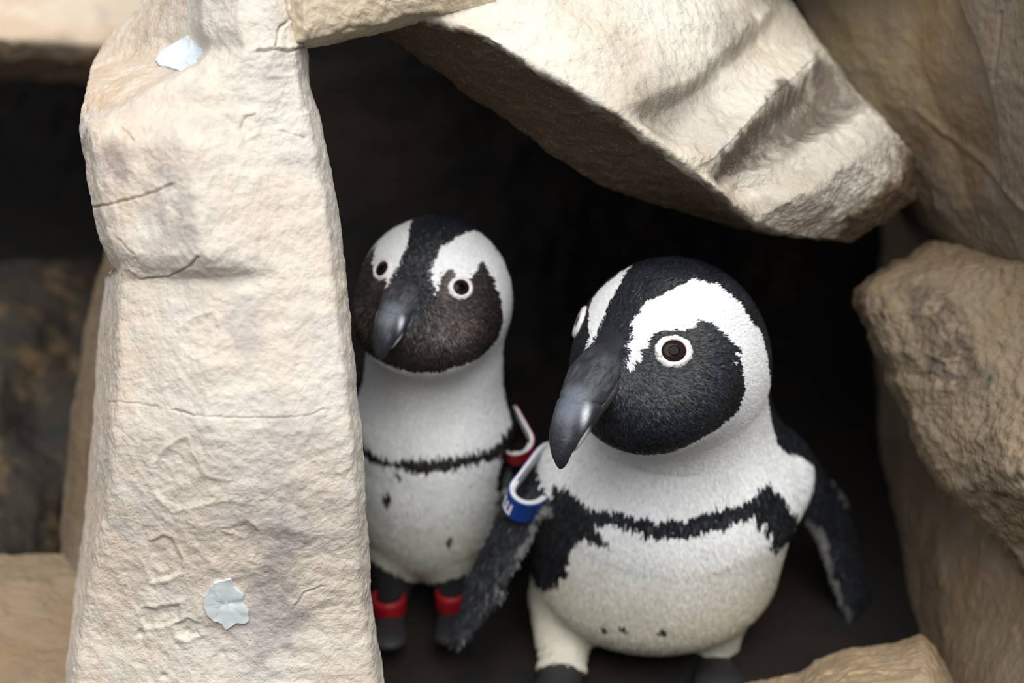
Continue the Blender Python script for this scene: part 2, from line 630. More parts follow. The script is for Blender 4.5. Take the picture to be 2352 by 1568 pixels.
def lintel():
    low = [(560, 96), (640, 112), (700, 109), (760, 101), (830, 80), (890, 68), (960, 46), (1040, 38), (1140, 30)]
    ctrl = []
    for x, y in low:
        t = (x - 560) / 580
        b = 0.872 + 0.05 * t
        lx = 645 if x <= 640 else x
        if x <= 640:
            b = 0.90
        ctrl.append([(x - 10, -420, b + 0.06), (x, -200, b + 0.01), (x, -60, b - 0.004), (x, y - 46, b), (x, y - 14, b + 0.006), (x, y, b + 0.024), (x, y - 6, b + 0.09), (x + 10, y - 120, b + 0.2)])
    o = rock('rock_lintel', ctrl, M['slab'], True, 3, 6, [.4, 1, 1, 1, 1, .5, .2, .1], None, 1.2, 0.7, lintel_feat,
             flip=True, colf=lambda px, py, q, fac: np.ones((len(px), 3)) * np.array([.93, 0.83, 0.70]) * (1 - 0.12 * np.clip(fbm(q, 30, 3) + .3, 0, 1))[:, None])
    tag(o, 'tan rock lintel joining the cracked pillar top to the big slab', 'rock')


lintel()

STEP1 = [(1425, 250), (1500, 215), (1590, 172), (1680, 92), (1745, 35), (1800, -30)]
STEP2 = [(1600, 392), (1640, 360), (1700, 300), (1800, 195), (1850, 150), (1885, 115), (1930, 80)]


SLAB_EDGE = [(900, 20), (1000, 34), (1110, 80), (1260, 165), (1420, 262), (1560, 365), (1640, 425), (1740, 515), (1900, 560)]


def slab_feat(px, py, fac):
    out = np.zeros(px.shape)
    wx = px + 10 * perlin(np.stack([px * .02, py * .02, px * 0], -1))
    wy = py + 10 * perlin(np.stack([px * .02, py * .02, px * 0 + 4], -1))
    d, s = pdist(wx, wy, STEP1)
    low = s > 0
    out -= np.where(low, 34 * sstep(0, 45, d) * sstep(190, 60, d), 0)
    d, s = pdist(wx, wy, STEP2)
    low = s > 0
    out -= np.where(low, 58 * sstep(0, 65, d) * sstep(230, 95, d), 0)
    out += np.where(~low, 8 * sstep(50, 0, d), 0)
    d, s = pdist(wx, wy, [(1660, 450), (1740, 400), (1830, 350), (1960, 270)])
    out += 12 * np.exp(-(d / 22) ** 2)
    d, s = pdist(px, py, SLAB_EDGE)
    out = out * np.where(s < 0, sstep(-4, 48, d), 0) * (fac > -0.2)
    d, s = pdist(px, py, [(1760, -60), (1810, 0), (1870, 70), (1900, 130), (1950, 190), (2000, 250), (2070, 310), (2115, 360), (2120, 420)])
    return out * np.where(s > 0, sstep(4, 50, d), 0)


def slab_col(px, py, q, fac):
    c = np.ones((len(px), 3))
    n = fbm(q, 34, 4, 0.65) * 1.5
    g = np.zeros(len(px))
    for cx, cy, rx, ry, a in ((1560, 230, 130, 90, .55), (1700, 70, 60, 60, .5), (1800, 440, 60, 50, .45),
                              (1880, 370, 190, 90, .50), (1760, 450, 120, 60, .45), (2010, 330, 80, 60, .5), (1650, 320, 60, 90, .5), (1950, 480, 200, 70, .6)):
        e = np.exp(-((px - cx) / rx) ** 2 - ((py - cy) / ry) ** 2)
        g = np.maximum(g, a * np.clip(e * 1.3 + n * e, 0, 1))
    c *= 1 - g[:, None] * np.array([0.55, 0.57, 0.58])
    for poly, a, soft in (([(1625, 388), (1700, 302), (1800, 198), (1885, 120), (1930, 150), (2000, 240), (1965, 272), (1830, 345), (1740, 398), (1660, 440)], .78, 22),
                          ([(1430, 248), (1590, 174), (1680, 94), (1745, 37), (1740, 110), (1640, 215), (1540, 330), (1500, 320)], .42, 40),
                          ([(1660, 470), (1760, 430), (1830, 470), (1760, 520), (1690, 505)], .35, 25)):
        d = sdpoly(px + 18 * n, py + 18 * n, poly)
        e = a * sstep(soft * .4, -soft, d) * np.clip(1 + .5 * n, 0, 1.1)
        c *= 1 - e[:, None] * np.array([.90, .93, .95])  # grey stain on the down-facing facets, deepened with painted shade
    end = sstep(8, -30, sdpoly(px + 20 * n, py + 20 * n, [(2050, 320), (2180, 340), (2180, 620), (1850, 600), (1930, 490), (2030, 420)]))
    c = c * (1 - end[:, None]) + end[:, None] * np.array([.22, .17, .12])  # shade of the end face, painted as dark brown
    # the underside is brown, with its shade painted in darker
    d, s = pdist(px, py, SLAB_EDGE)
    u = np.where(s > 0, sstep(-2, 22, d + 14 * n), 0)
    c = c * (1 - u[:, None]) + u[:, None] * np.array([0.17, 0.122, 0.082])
    return c


def slab():
    T = [
        [(1090, -420), (1030, -220), (990, -90), (940, 36), (880, 74)],
        [(1400, -330), (1300, -150), (1200, -10), (1110, 82), (975, 142)],
        [(1610, -200), (1490, -50), (1380, 80), (1260, 168), (1100, 232)],
        [(1780, -40), (1650, 60), (1530, 175), (1420, 264), (1250, 350)],
        [(1885, 100), (1770, 190), (1660, 285), (1565, 366), (1420, 440)],
        [(1965, 210), (1865, 290), (1755, 370), (1640, 428), (1560, 492)],
        [(2050, 298), (1960, 370), (1850, 445), (1735, 512), (1690, 524)],
        [(2105, 352), (2050, 430), (1960, 500), (1850, 545), (1830, 546)],
        [(2118, 400), (2100, 460), (2040, 510), (1960, 552), (1940, 550)],
    ]
    dep = [(1.02, .95, .925, .925, .985), (1.03, .96, .93, .915, .99), (1.04, .97, .935, .915, 1.0), (1.05, .985, .945, .92, 1.01),
           (1.05, .99, .955, .93, 1.02), (1.05, .99, .96, .94, 1.03), (1.05, 1.0, .97, .96, 1.04), (1.07, 1.04, 1.02, 1.01, 1.06), (1.10, 1.09, 1.08, 1.07, 1.10)]
    ctrl = []
    for row, dd in zip(T, dep):
        r = [(x, y, d) for (x, y), d in zip(row, dd)]
        e = row[4]
        a = row[0]
        r += [(e[0] + 60, e[1] - 60, dd[4] + 0.12), (a[0] - 10, a[1] + 30, dd[0] + 0.16)]
        ctrl.append(r)
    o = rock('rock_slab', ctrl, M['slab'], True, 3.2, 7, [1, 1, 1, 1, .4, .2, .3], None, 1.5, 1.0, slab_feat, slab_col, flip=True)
    tag(o, 'large cream rock slab leaning down over the cave mouth with grey stained facets deepened by painted shade', 'rock')


slab()


def wall_col(px, py, q, fac):
    c = np.ones((len(px), 3))
    n = fbm(q, 25, 4, 0.6) * 1.4
    for cx, cy, rx, ry, col, a in ((2130, 90, 60, 110, (1.30, 1.22, 1.02), 1), (1990, 130, 80, 190, (1.35, 1.33, 1.1), .9), (1935, 130, 22, 120, (.75, .78, .64), .6),
                                   (2310, 300, 60, 400, (.95, .98, 1.08), .7), (2180, 330, 90, 120, (1.05, .98, .85), .7), (2200, 480, 40, 60, (1.15, 1.17, 1.2), .5)):
        e = np.clip(np.exp(-((px - cx) / rx) ** 2 - ((py - cy) / ry) ** 2) * (1.2 + n) * a, 0, 1)
        c = c * (1 - e[:, None]) + c * np.array(col) * e[:, None]
    return c


def wall_feat(px, py, fac):
    out = np.zeros(px.shape)
    d, s = pdist(px, py, [(2195, -80), (2205, 10), (2255, 120), (2270, 165), (2292, 260), (2296, 330)])
    out -= np.where(s > 0, 16 * sstep(0, 10, d) * sstep(150, 20, d), 0)
    d, s = pdist(px, py, [(2295, 30), (2294, 80), (2288, 150), (2285, 185)])
    out -= 7 * np.exp(-(d / 3.5) ** 2)
    d, s = pdist(px, py, [(2110, 250), (2200, 330), (2270, 400), (2352, 480), (2420, 540)])
    out += 6 * np.exp(-(d / 8) ** 2)
    d, s = pdist(px, py, [(1860, -20), (1930, 90), (1990, 190), (2060, 290), (2110, 350)])
    out -= 8 * np.exp(-(d / 26) ** 2)
    return out


def right_wall():
    rows = [
        (-300, [(1600, 1.20), (1760, 1.075), (1900, 1.06), (2080, 1.03), (2230, .985), (2420, .93), (2700, .85)]),
        (-40, [(1700, 1.20), (1815, 1.075), (1920, 1.06), (2080, 1.035), (2230, .985), (2420, .93), (2700, .85)]),
        (150, [(1800, 1.22), (1895, 1.085), (2000, 1.065), (2120, 1.045), (2260, .99), (2420, .94), (2700, .86)]),
        (330, [(1950, 1.24), (2035, 1.09), (2110, 1.07), (2190, 1.05), (2290, 1.0), (2420, .95), (2700, .87)]),
        (480, [(2050, 1.26), (2108, 1.11), (2150, 1.08), (2230, 1.05), (2310, 1.01), (2420, .96), (2700, .88)]),
        (580, [(2100, 1.28), (2150, 1.15), (2190, 1.10), (2260, 1.055), (2330, 1.02), (2430, .97), (2700, .89)]),
        (700, [(2160, 1.30), (2215, 1.16), (2255, 1.11), (2300, 1.07), (2360, 1.03), (2440, .98), (2700, .90)]),
        (900, [(2260, 1.32), (2330, 1.18), (2380, 1.13), (2420, 1.08), (2460, 1.04), (2520, .99), (2700, .91)]),
    ]
    ctrl = [[(x, y, d) for x, d in r] for y, r in rows]
    o = rock('wall_right', ctrl, M['brown'], False, 4, 9, None, None, 0.7, 0.7, wall_feat, wall_col)
    tag(o, 'smooth brown rock wall rising beside the slab', 'wall', kind='structure')


right_wall()


def boulder_feat(px, py, fac):
    out = 7 * fbm(np.stack([px, py, px * 0], -1), 0.03, 2)
    e = np.exp(-((px - 2170) / 70) ** 2 - ((py - 780) / 130) ** 2)
    out += e * 10 * perlin(np.stack([px * .07, py * .07, px * 0], -1))
    return out


def boulder_col(px, py, q, fac):
    c = np.ones((len(px), 3)) * np.array([.84, .82, .78])
    n = fbm(q, 60, 4, 0.7) * 1.7
    x = px - 0.35 * (py - 780)
    e = np.exp(-((x - 2170) / 62) ** 4 - ((py - 780) / 135) ** 4)
    e = np.clip(e * (0.75 + n * 1.3), 0, 1)
    c *= 1 - e[:, None] * np.array([.50, .50, .46])
    m = np.exp(-((px - 2275) / 7) ** 2 - ((py - 870) / 11) ** 2)
    c = c * (1 - m[:, None]) + m[:, None] * np.array([.12, .25, .2])
    d = np.clip(fbm(q + 5, 90, 3, .7) * 2.2 - .35, 0, 1) * sstep(2150, 2300, px) * sstep(750, 950, py)
    c *= 1 - .6 * d[:, None]
    return c


def right_boulder():
    left = [(590, 2090), (620, 2020), (668, 1962), (700, 1962), (745, 1986), (800, 2004), (850, 2036), (880, 2036), (930, 2068), (1000, 2090), (1060, 2120), (1110, 2152),
            (1150, 2200), (1200, 2250), (1250, 2302), (1330, 2352), (1450, 2420)]
    ctrl = []
    ctrl.append([(2140, 575, 1.22), (2120, 562, 1.14), (2150, 556, 1.10), (2190, 556, 1.09), (2300, 556, 1.08), (2500, 556, 1.0), (2800, 556, .95), (2800, 600, 1.12)])
    for y, x in left:
        t = (y - 590) / 860
        b = 1.07 - 0.10 * t
        y2 = max(y, 590)
        ctrl.append([(x + 60, y, b + .16), (x, y, b + .04), (x + 24, y + 2, b + .008), (x + 90, y + 10, b - .012), (max(x + 190, 2300), y + 16, b - .05), (2520, y + 20, b - .09), (2800, y + 20, b - .13), (2800, y, b + .10)])
    o = rock('boulder', ctrl, M['tan'], True, 3.4, 7, [.3, 1, 1, 1, 1, .5, .2, .1], None, 1.5, 0.8, boulder_feat, boulder_col)
    tag(o, 'rough tan boulder with dark pitted patch jutting from the right wall', 'rock')


right_boulder()


def inner_col(px, py, q, fac):
    c = np.ones((len(px), 3)) * np.array([.98, .95, .9])
    st = np.clip(perlin(np.stack([px * .06, py * .012, px * 0], -1)) * 1.8 - .25, 0, 1)
    c *= 1 + .35 * st[:, None]
    return c


def inner_wall():
    rows = [
        (250, [(2060, 1.60), (2050, 1.52), (2080, 1.46), (2120, 1.34), (2280, 1.26), (2450, 1.18), (2700, 1.08)]),
        (520, [(2040, 1.56), (2030, 1.48), (2070, 1.40), (2120, 1.28), (2280, 1.20), (2450, 1.12), (2700, 1.02)]),
        (760, [(2020, 1.50), (2010, 1.40), (2055, 1.30), (2140, 1.20), (2280, 1.12), (2450, 1.05), (2700, .97)]),
        (1000, [(2040, 1.40), (2020, 1.28), (2060, 1.19), (2140, 1.12), (2280, 1.06), (2450, 1.00), (2700, .93)]),
        (1150, [(2050, 1.40), (2045, 1.28), (2075, 1.19), (2150, 1.12), (2280, 1.05), (2450, .99), (2700, .92)]),
        (1300, [(2060, 1.40), (2065, 1.27), (2085, 1.18), (2160, 1.10), (2290, 1.04), (2450, .98), (2700, .91)]),
        (1430, [(2050, 1.38), (2070, 1.25), (2095, 1.16), (2165, 1.09), (2290, 1.03), (2450, .97), (2700, .90)]),
        (1560, [(2060, 1.36), (2085, 1.22), (2115, 1.13), (2180, 1.06), (2300, 1.0), (2450, .95), (2700, .89)]),
        (1800, [(2060, 1.28), (2090, 1.16), (2130, 1.08), (2190, 1.02), (2300, .97), (2450, .92), (2700, .87)]),
    ]
    ctrl = [[(x, y, d) for x, d in r] for y, r in rows]
    o = rock('wall_inner', ctrl, M['brown'], False, 4, 10, None, None, 0.7, 0.7, None, inner_col, seed=4.0)
    tag(o, 'smooth streaked brown rock wall below the pitted boulder', 'wall', kind='structure')


inner_wall()


def mound():
    top = [(1640, 1585), (1700, 1574), (1760, 1562), (1830, 1550), (1880, 1520), (1950, 1490), (2000, 1487), (2060, 1480), (2115, 1458), (2140, 1480), (2165, 1530), (2200, 1590)]
    ctrl = []
    for x, y in top:
        ctrl.append([(x, y + 60, 1.17), (x, y + 8, 1.10), (x, y, 1.06), (x + 4, y + 22, 1.015), (x + 8, y + 90, .975), (x + 10, y + 240, .97), (x + 10, y + 330, 1.1)])
    o = rock('rock_mound', ctrl, M['tan'], True, 3.4, 8, [.3, 1, 1, 1, .5, .2, .2], None, 1.3, 0.8, None, flip=True,
             colf=lambda px, py, q, fac: np.ones((len(px), 3)) * np.array([1.12, 1.08, .98]) * (1 + 1.1 * np.clip(fbm(q, 70, 3) * 1.5 - .3, 0, 1))[:, None])
    tag(o, 'low rounded tan rock at the foot of the cave mouth', 'rock')


mound()


def left_far():
    # pale ledge high behind the pillar
    ctrl = []
    for x in (-500, -250, 0, 110, 220, 330, 480):
        k = 172 + 0.10 * x
        ctrl.append([(x, -420, 1.55), (x, -180, 1.40), (x, 10, 1.33), (x, 88 + 0.05 * x, 1.30), (x, 128 + .05 * x, 1.315), (x, k, 1.36), (x, k - 10, 1.50), (x, -300, 1.58)])
    o = rock('rock_ledge', ctrl, M['far'], True, 7, 12, [1, 1, 1, 1, 1, .5, .3, .2], None, 1, 1.4, None, flip=True,
             colf=lambda px, py, q, fac: np.where(sstep(70, 110, py + 30 * fbm(q, 20, 2))[:, None] > 0, 1 - sstep(70, 120, py + 30 * fbm(q, 20, 2))[:, None] * np.array([.55, .58, .62]), 1.0) * np.array([1.25, 1.22, 1.2]))
    tag(o, 'pale rock ledge with brown underside behind the pillar top', 'rock')
    # brown post of rock behind the pillar's left flank
    rows = [(480, 262), (560, 245), (620, 228), (680, 210), (760, 190), (950, 162), (1200, 146), (1420, 134), (1600, 120), (1800, 110)]
    ctrl = []
    for y, x in rows:
        b = 1.165 - .11 * (y - 480) / 1100
        ctrl.append([(x + 60, y, b + .16), (x, y, b + .05), (x + 26, y, b + .02), (x + 70, y, b), (x + 150, y, b - .005), (x + 240, y, b + .02), (x + 220, y, b + .16)])
    o = rock('rock_post', ctrl, M['far'], True, 7, 10, [.5, 1, 1, 1, .5, .3, .3], None, 1, 1, None,
             lambda px, py, q, fac: np.ones((len(px), 3)) * np.array([.36, .31, .25]), seed=2)
    tag(o, 'slender brown rock post standing behind the left flank of the pillar', 'rock')
    # dark mottled rock deep in the side cavity and the lower sandy rock
    rows = [(600, 1.42), (760, 1.32), (960, 1.24), (1130, 1.19), (1290, 1.16), (1450, 1.12)]
    ctrl = [[(x, y, d + .00025 * abs(x + 60) + .02 * math.sin(y * .013 + x * .02)) for x in (-420, -260, -120, 0, 80, 160, 260, 380)] for y, d in rows]
    ctrl = [r + [(380, y, d + .12), (-420, y, d + .12)] for r, (y, d) in zip(ctrl, rows)]

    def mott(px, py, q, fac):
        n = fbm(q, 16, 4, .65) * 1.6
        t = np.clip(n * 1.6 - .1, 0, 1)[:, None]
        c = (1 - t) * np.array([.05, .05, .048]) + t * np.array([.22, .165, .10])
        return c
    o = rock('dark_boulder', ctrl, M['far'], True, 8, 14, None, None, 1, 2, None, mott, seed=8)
    tag(o, 'dark mottled boulder in the side cavity left of the pillar', 'rock')
    ctrl = []
    for x in (-420, -200, 0, 90, 150, 230, 330):
        ctrl.append([(x, 1420, 1.14), (x, 1282, 1.155), (x, 1275, 1.12), (x, 1330, 1.08), (x, 1500, 1.02), (x, 1760, .97), (x, 1800, 1.02)])
    o = rock('sandy_boulder', ctrl, M['far'], True, 7, 12, None, None, 1, 1.6, None, flip=True,
             colf=lambda px, py, q, fac: np.ones((len(px), 3)) * np.array([.52, .45, .36]), seed=5)
    tag(o, 'low sandy brown boulder beneath the dark mottled one', 'rock')


left_far()

# ------------------------------------------------------------------ putty patches on the pillar


def surface_at(o, px, py):
    """where a line of sight meets an object (for sticking things on it)"""
    px, py = np.atleast_1d(px), np.atleast_1d(py)
    tgt = P(px, py, np.ones(len(px)))
    pos, nor = [], []
    inv = o.matrix_world.inverted()
    for t in tgt:
        ro = inv @ Vector(CAM)
        ok, loc, n, _ = o.ray_cast(ro, (Vector(t) - Vector(CAM)).normalized())
        if not ok:
            loc, n = Vector(t), Vector((0, -1, 0))
        pos.append(np.array(loc))
        nor.append(np.array(n))
    return np.array(pos), unit(np.array(nor))


def patch(outline, mat, label, thick, fold):
    pts = np.array(outline, float)
    # resample the rim with a slightly chipped edge
    seg = np.concatenate([pts, pts[:1]])
    rim = []
    for a, b in zip(seg[:-1], seg[1:]):
        n = max(2, int(np.hypot(*(b - a)) / 3))
        for k in range(n):
            rim.append(a + (b - a) * k / n + rng.normal(size=2) * .5)
    rim = np.array(rim)
    c = rim.mean(0)
    rings = [1.0, 0.985, 0.93, .8, .62, .42, .2]
    P2 = np.concatenate([c + (rim - c) * r for r in rings] + [c[None]])
    pos, nor = surface_at(PILLAR, P2[:, 0], P2[:, 1])
    n = len(rim)
    # a stiff skin: average the surface below it
    nn = unit(nor.mean(0))
    k = len(rings)
    G = pos[:-1].reshape(k, n, 3)
    pl = pos.mean(0)
    lift = pxm(.9)
    hgt = thick * np.ones(len(P2))
    x, y = P2[:, 0], P2[:, 1]
    hgt += fold(x, y)
    plane = pos - ((pos - pl) @ nn)[:, None] * nn
    top = pos * .75 + plane * .25 + nn * (hgt * lift)[:, None]
    base = pos[:n] - nn * 3 * lift
    V = np.concatenate([base, top])
    F = []
    for r in range(k):
        for i in range(n):
            j = (i + 1) % n
            F.append((r * n + i, r * n + j, (r + 1) * n + j, (r + 1) * n + i))
    cc = len(V) - 1
    for i in range(n):
        F.append((k * n + i, k * n + (i + 1) % n, cc, cc))
    F = np.array(F)
    F = np.concatenate([F[:, [0, 1, 2]], F[:-n][:, [0, 2, 3]]])
    o = mk('putty_patch', V, F, mat, PILLAR)
    o['label'] = label
    return o


patch([(361, 141), (377, 121), (400, 107), (420, 95), (433, 83), (434, 92), (441, 97), (448, 101), (449, 108), (464, 113), (465, 122), (472, 139), (478, 145), (476, 157),
       (468, 166), (459, 172), (447, 171), (438, 160), (437, 157), (425, 161), (412, 163), (395, 158), (385, 155), (368, 152)], M['putty_white'], 'pale bluish white putty patch', 5,
      lambda x, y: 3 * np.exp(-((x - 445) / 6) ** 2))
patch([(485, 1345), (493, 1334), (530, 1327), (538, 1345), (559, 1363), (558, 1381), (571, 1400), (571, 1423), (563, 1428), (543, 1427), (528, 1438), (519, 1443), (510, 1428),
       (490, 1420), (475, 1405), (469, 1385), (472, 1365)], M['putty'], 'grey green putty patch with a crease', 9,
      lambda x, y: -4 * np.exp(-((y - 1384 + .1 * (x - 520)) / 7) ** 2) * (x > 505) + 2 * (x < 500))

# ------------------------------------------------------------------ penguins


def smin(a, b, k):
    h = np.clip(0.5 + 0.5 * (b - a) / k, 0, 1)
    return b * (1 - h) + a * h - k * h * (1 - h)


def frame(f, up=(0, 0, 1)):
    """side, up, forward axes from a forward direction"""
    f = unit(f)
    s = unit(np.cross(np.array(up, float), f))       # the bird's left
    u = np.cross(f, s)
    return np.stack([s, u, f])


class Prim:
    def __init__(self, tag, kind, k, **kw):
        self.tag, self.kind, self.k = tag, kind, k * pxm()
        self.__dict__.update(kw)

    def dist(self, p):
        if self.kind == 'ell':
            q = (p - self.c.astype(np.float32)) @ self.ax.T.astype(np.float32)
            r = self.r.astype(np.float32)
            k0 = np.linalg.norm(q / r, axis=-1)
            k1 = np.linalg.norm(q / (r * r), axis=-1) + 1e-9
            return k0 * (k0 - 1) / k1
        a, b = self.a.astype(np.float32), self.b.astype(np.float32)
        d = b - a
        q = p - a
        n = None
        if self.n is not None:
            n = unit(self.n - d * (self.n @ d) / (d @ d)).astype(np.float32)
            q = q + (self.flat - 1) * (q @ n)[..., None] * n
        t = np.clip((q @ d) / (d @ d), 0, 1)
        r = self.ra + (self.rb - self.ra) * t
        return np.linalg.norm(q - t[..., None] * d, axis=-1) - r

    def box(self):
        if self.kind == 'ell':
            m = np.sqrt(((self.ax * self.r[:, None]) ** 2).sum(0))
            return self.c - m, self.c + m
        r = max(self.ra, self.rb)
        return np.minimum(self.a, self.b) - r, np.maximum(self.a, self.b) + r


EYE3 = np.eye(3)


def E(tag, px, py, d, rx, ry, rz, k=60, ax=EYE3):
    """ellipsoid: centre on a line of sight at depth d, radii in frame pixels there"""
    return Prim(tag, 'ell', k, c=P(px, py, d), r=np.array([rx, ry, rz]) * pxm(d), ax=np.asarray(ax))


def K(tag, a, ra, b, rb, k=40, n=None, flat=1.0):
    return Prim(tag, 'cone', k, a=P(*a), b=P(*b), ra=ra * pxm(a[2]), rb=rb * pxm(b[2]), n=None if n is None else unit(np.array(n, float)), flat=flat)


def surface_nets(prims, h):
    lo = np.min([p.box()[0] for p in prims], 0) - 6 * h
    hi = np.max([p.box()[1] for p in prims], 0) + 6 * h
    n = np.ceil((hi - lo) / h).astype(int)
    F = np.full(n, 0.2, np.float32)
    axs = [(lo[i] + h * np.arange(n[i])).astype(np.float32) for i in range(3)]
    for p in prims:
        a, b = p.box()
        m = max(p.k, 0.012) + 3 * h
        i0 = np.maximum(((a - m - lo) / h).astype(int), 0)
        i1 = np.minimum(((b + m - lo) / h).astype(int) + 2, n)
        sl = tuple(slice(i0[i], i1[i]) for i in range(3))
        G = np.stack(np.meshgrid(*[axs[i][sl[i]] for i in range(3)], indexing='ij'), -1)
        F[sl] = smin(F[sl], p.dist(G).astype(np.float32), p.k)
    ins = F < 0
    c = [(dx, dy, dz) for dx in (0, 1) for dy in (0, 1) for dz in (0, 1)]
    sub = lambda A, o: A[o[0]:n[0] - 1 + o[0], o[1]:n[1] - 1 + o[1], o[2]:n[2] - 1 + o[2]]
    cnt = sum(sub(ins, o).astype(np.int8) for o in c)
    act = (cnt > 0) & (cnt < 8)
    idx = np.argwhere(act)
    vid = np.full(act.shape, -1, np.int32)
    vid[act] = np.arange(len(idx))
    acc = np.zeros((len(idx), 3))
    num = np.zeros(len(idx))
    for o1 in c:
        for ax in range(3):
            if o1[ax]:
                continue
            o2 = list(o1)
            o2[ax] = 1
            f1 = F[tuple((idx + o1).T)]
            f2 = F[tuple((idx + o2).T)]
            m = (f1 < 0) != (f2 < 0)
            t = np.where(m, f1 / np.where(m, f1 - f2, 1), 0)
            pt = np.array(o1, float)[None] + t[:, None] * np.eye(3)[ax]
            acc += pt * m[:, None]
            num += m
    V = lo + h * (idx + acc / num[:, None])
    Q = []
    for ax in range(3):
        s1 = [slice(None)] * 3
        s2 = [slice(None)] * 3
        s1[ax] = slice(0, -1)
        s2[ax] = slice(1, None)
        A, B = ins[tuple(s1)], ins[tuple(s2)]
        e = np.argwhere(A != B)
        b, cc = (ax + 1) % 3, (ax + 2) % 3
        e = e[(e[:, b] > 0) & (e[:, cc] > 0)]
        up = A[tuple(e.T)]
        def cell(db, dc):
            q = e.copy()
            q[:, b] -= db
            q[:, cc] -= dc
            return vid[tuple(q.T)]
        q = np.stack([cell(1, 1), cell(0, 1), cell(0, 0), cell(1, 0)], 1)
        Q.append(np.where(up[:, None], q, q[:, ::-1]))
    return V, np.concatenate(Q)


def vnormals(V, Fq):
    n = np.cross(V[Fq[:, 2]] - V[Fq[:, 0]], V[Fq[:, 3]] - V[Fq[:, 1]])
    N = np.zeros_like(V)
    for k in range(4):
        for a in range(3):
            N[:, a] += np.bincount(Fq[:, k], n[:, a], len(V))
    return unit(N)


# plumage material: colour from the feather, soft sheen
def feather_mat(name, rough, sheen, bump):
    m, nt, b = new_mat(name)
    L = nt.links.new
    at = nd(nt, 'ShaderNodeAttribute', attribute_name='col')
    tc = nd(nt, 'ShaderNodeTexCoord')
    n = nd(nt, 'ShaderNodeTexNoise', Scale=420.0, Detail=3.0)
    L(tc.outputs['Object'], n.inputs['Vector'])
    mr = nd(nt, 'ShaderNodeMapRange')
    mr.inputs['To Min'].default_value = 0.82
    mr.inputs['To Max'].default_value = 1.12
    L(n.outputs['Fac'], mr.inputs['Value'])
    mx = nd(nt, 'ShaderNodeMix', data_type='RGBA', blend_type='MULTIPLY')
    mx.inputs[0].default_value = 1
    L(at.outputs['Color'], mx.inputs[6])
    L(mr.outputs['Result'], mx.inputs[7])
    L(mx.outputs[2], b.inputs['Base Color'])
    b.inputs['Roughness'].default_value = rough
    b.inputs['Specular IOR Level'].default_value = 0.35
    b.inputs['Sheen Weight'].default_value = sheen
    b.inputs['Sheen Roughness'].default_value = 0.5
    if bump:
        bp = nd(nt, 'ShaderNodeBump', Strength=bump, Distance=0.0008)
        L(n.outputs['Fac'], bp.inputs['Height'])
        L(bp.outputs['Normal'], b.inputs['Normal'])
    return m


M['skin'] = feather_mat('plumage_base', 0.6, 0.0, 0.3)
M['feather'] = feather_mat('feather', 0.42, 0.0, 0.0)
M['bill'] = feather_mat('bill_horn', 0.5, 0.0, 0.8)
M['iris'] = plain('iris', (0.016, 0.008, 0.006), 0.12, 0.3, 600, 0, 0.10)
M['pupil'] = plain('pupil', (0.002, 0.002, 0.002), 0.10, 0, 600, 0, 0.08)
M['ring'] = plain('eye_skin', (0.84, 0.80, 0.80), 0.6, 0.08, 900, 0.5)
M['band_blue'] = plain('band_blue', (0.009, 0.05, 0.29), 0.35, 0.05, 100)
M['band_red'] = plain('band_red', (0.28, 0.005, 0.010), 0.45, 0.05, 100)
M['band_white'] = plain('band_white', (0.86, 0.87, 0.90), 0.4, 0.02, 100)

WHITE = np.array([0.87, 0.885, 0.90])
BLACK = np.array([0.0135, 0.0155, 0.021])
BROWN = np.array([0.021, 0.0165, 0.0145])


class Bird:
    pass


def head_coords(B, p):
    """direction from the head centre, unrolled around the forward axis (degrees)"""
    v = unit(p - B.hc)
    q = v @ B.H.T
    th = np.degrees(np.arccos(np.clip(q[..., 2], -1, 1)))
    ph = np.arctan2(q[..., 1], q[..., 0])
    return th * np.cos(ph), th * np.sin(ph)


def body_coords(B, p):
    """azimuth about the upright body axis (0 is the bird's front, positive its left) and height in mm"""
    w = p - B.axis
    fb = B.body_f
    return np.degrees(np.arctan2(w @ np.cross([0, 0, 1], fb), w @ fb)), p[..., 2] * 1000


def head_axis(yaw, dip):
    y, d = math.radians(yaw), math.radians(dip)
    return np.array([-math.sin(y) * math.cos(d), -math.cos(y) * math.cos(d), -math.sin(d)])


def roll(H, a):
    c, s = math.cos(math.radians(a)), math.sin(math.radians(a))
    return np.stack([c * H[0] + s * H[1], -s * H[0] + c * H[1], H[2]])


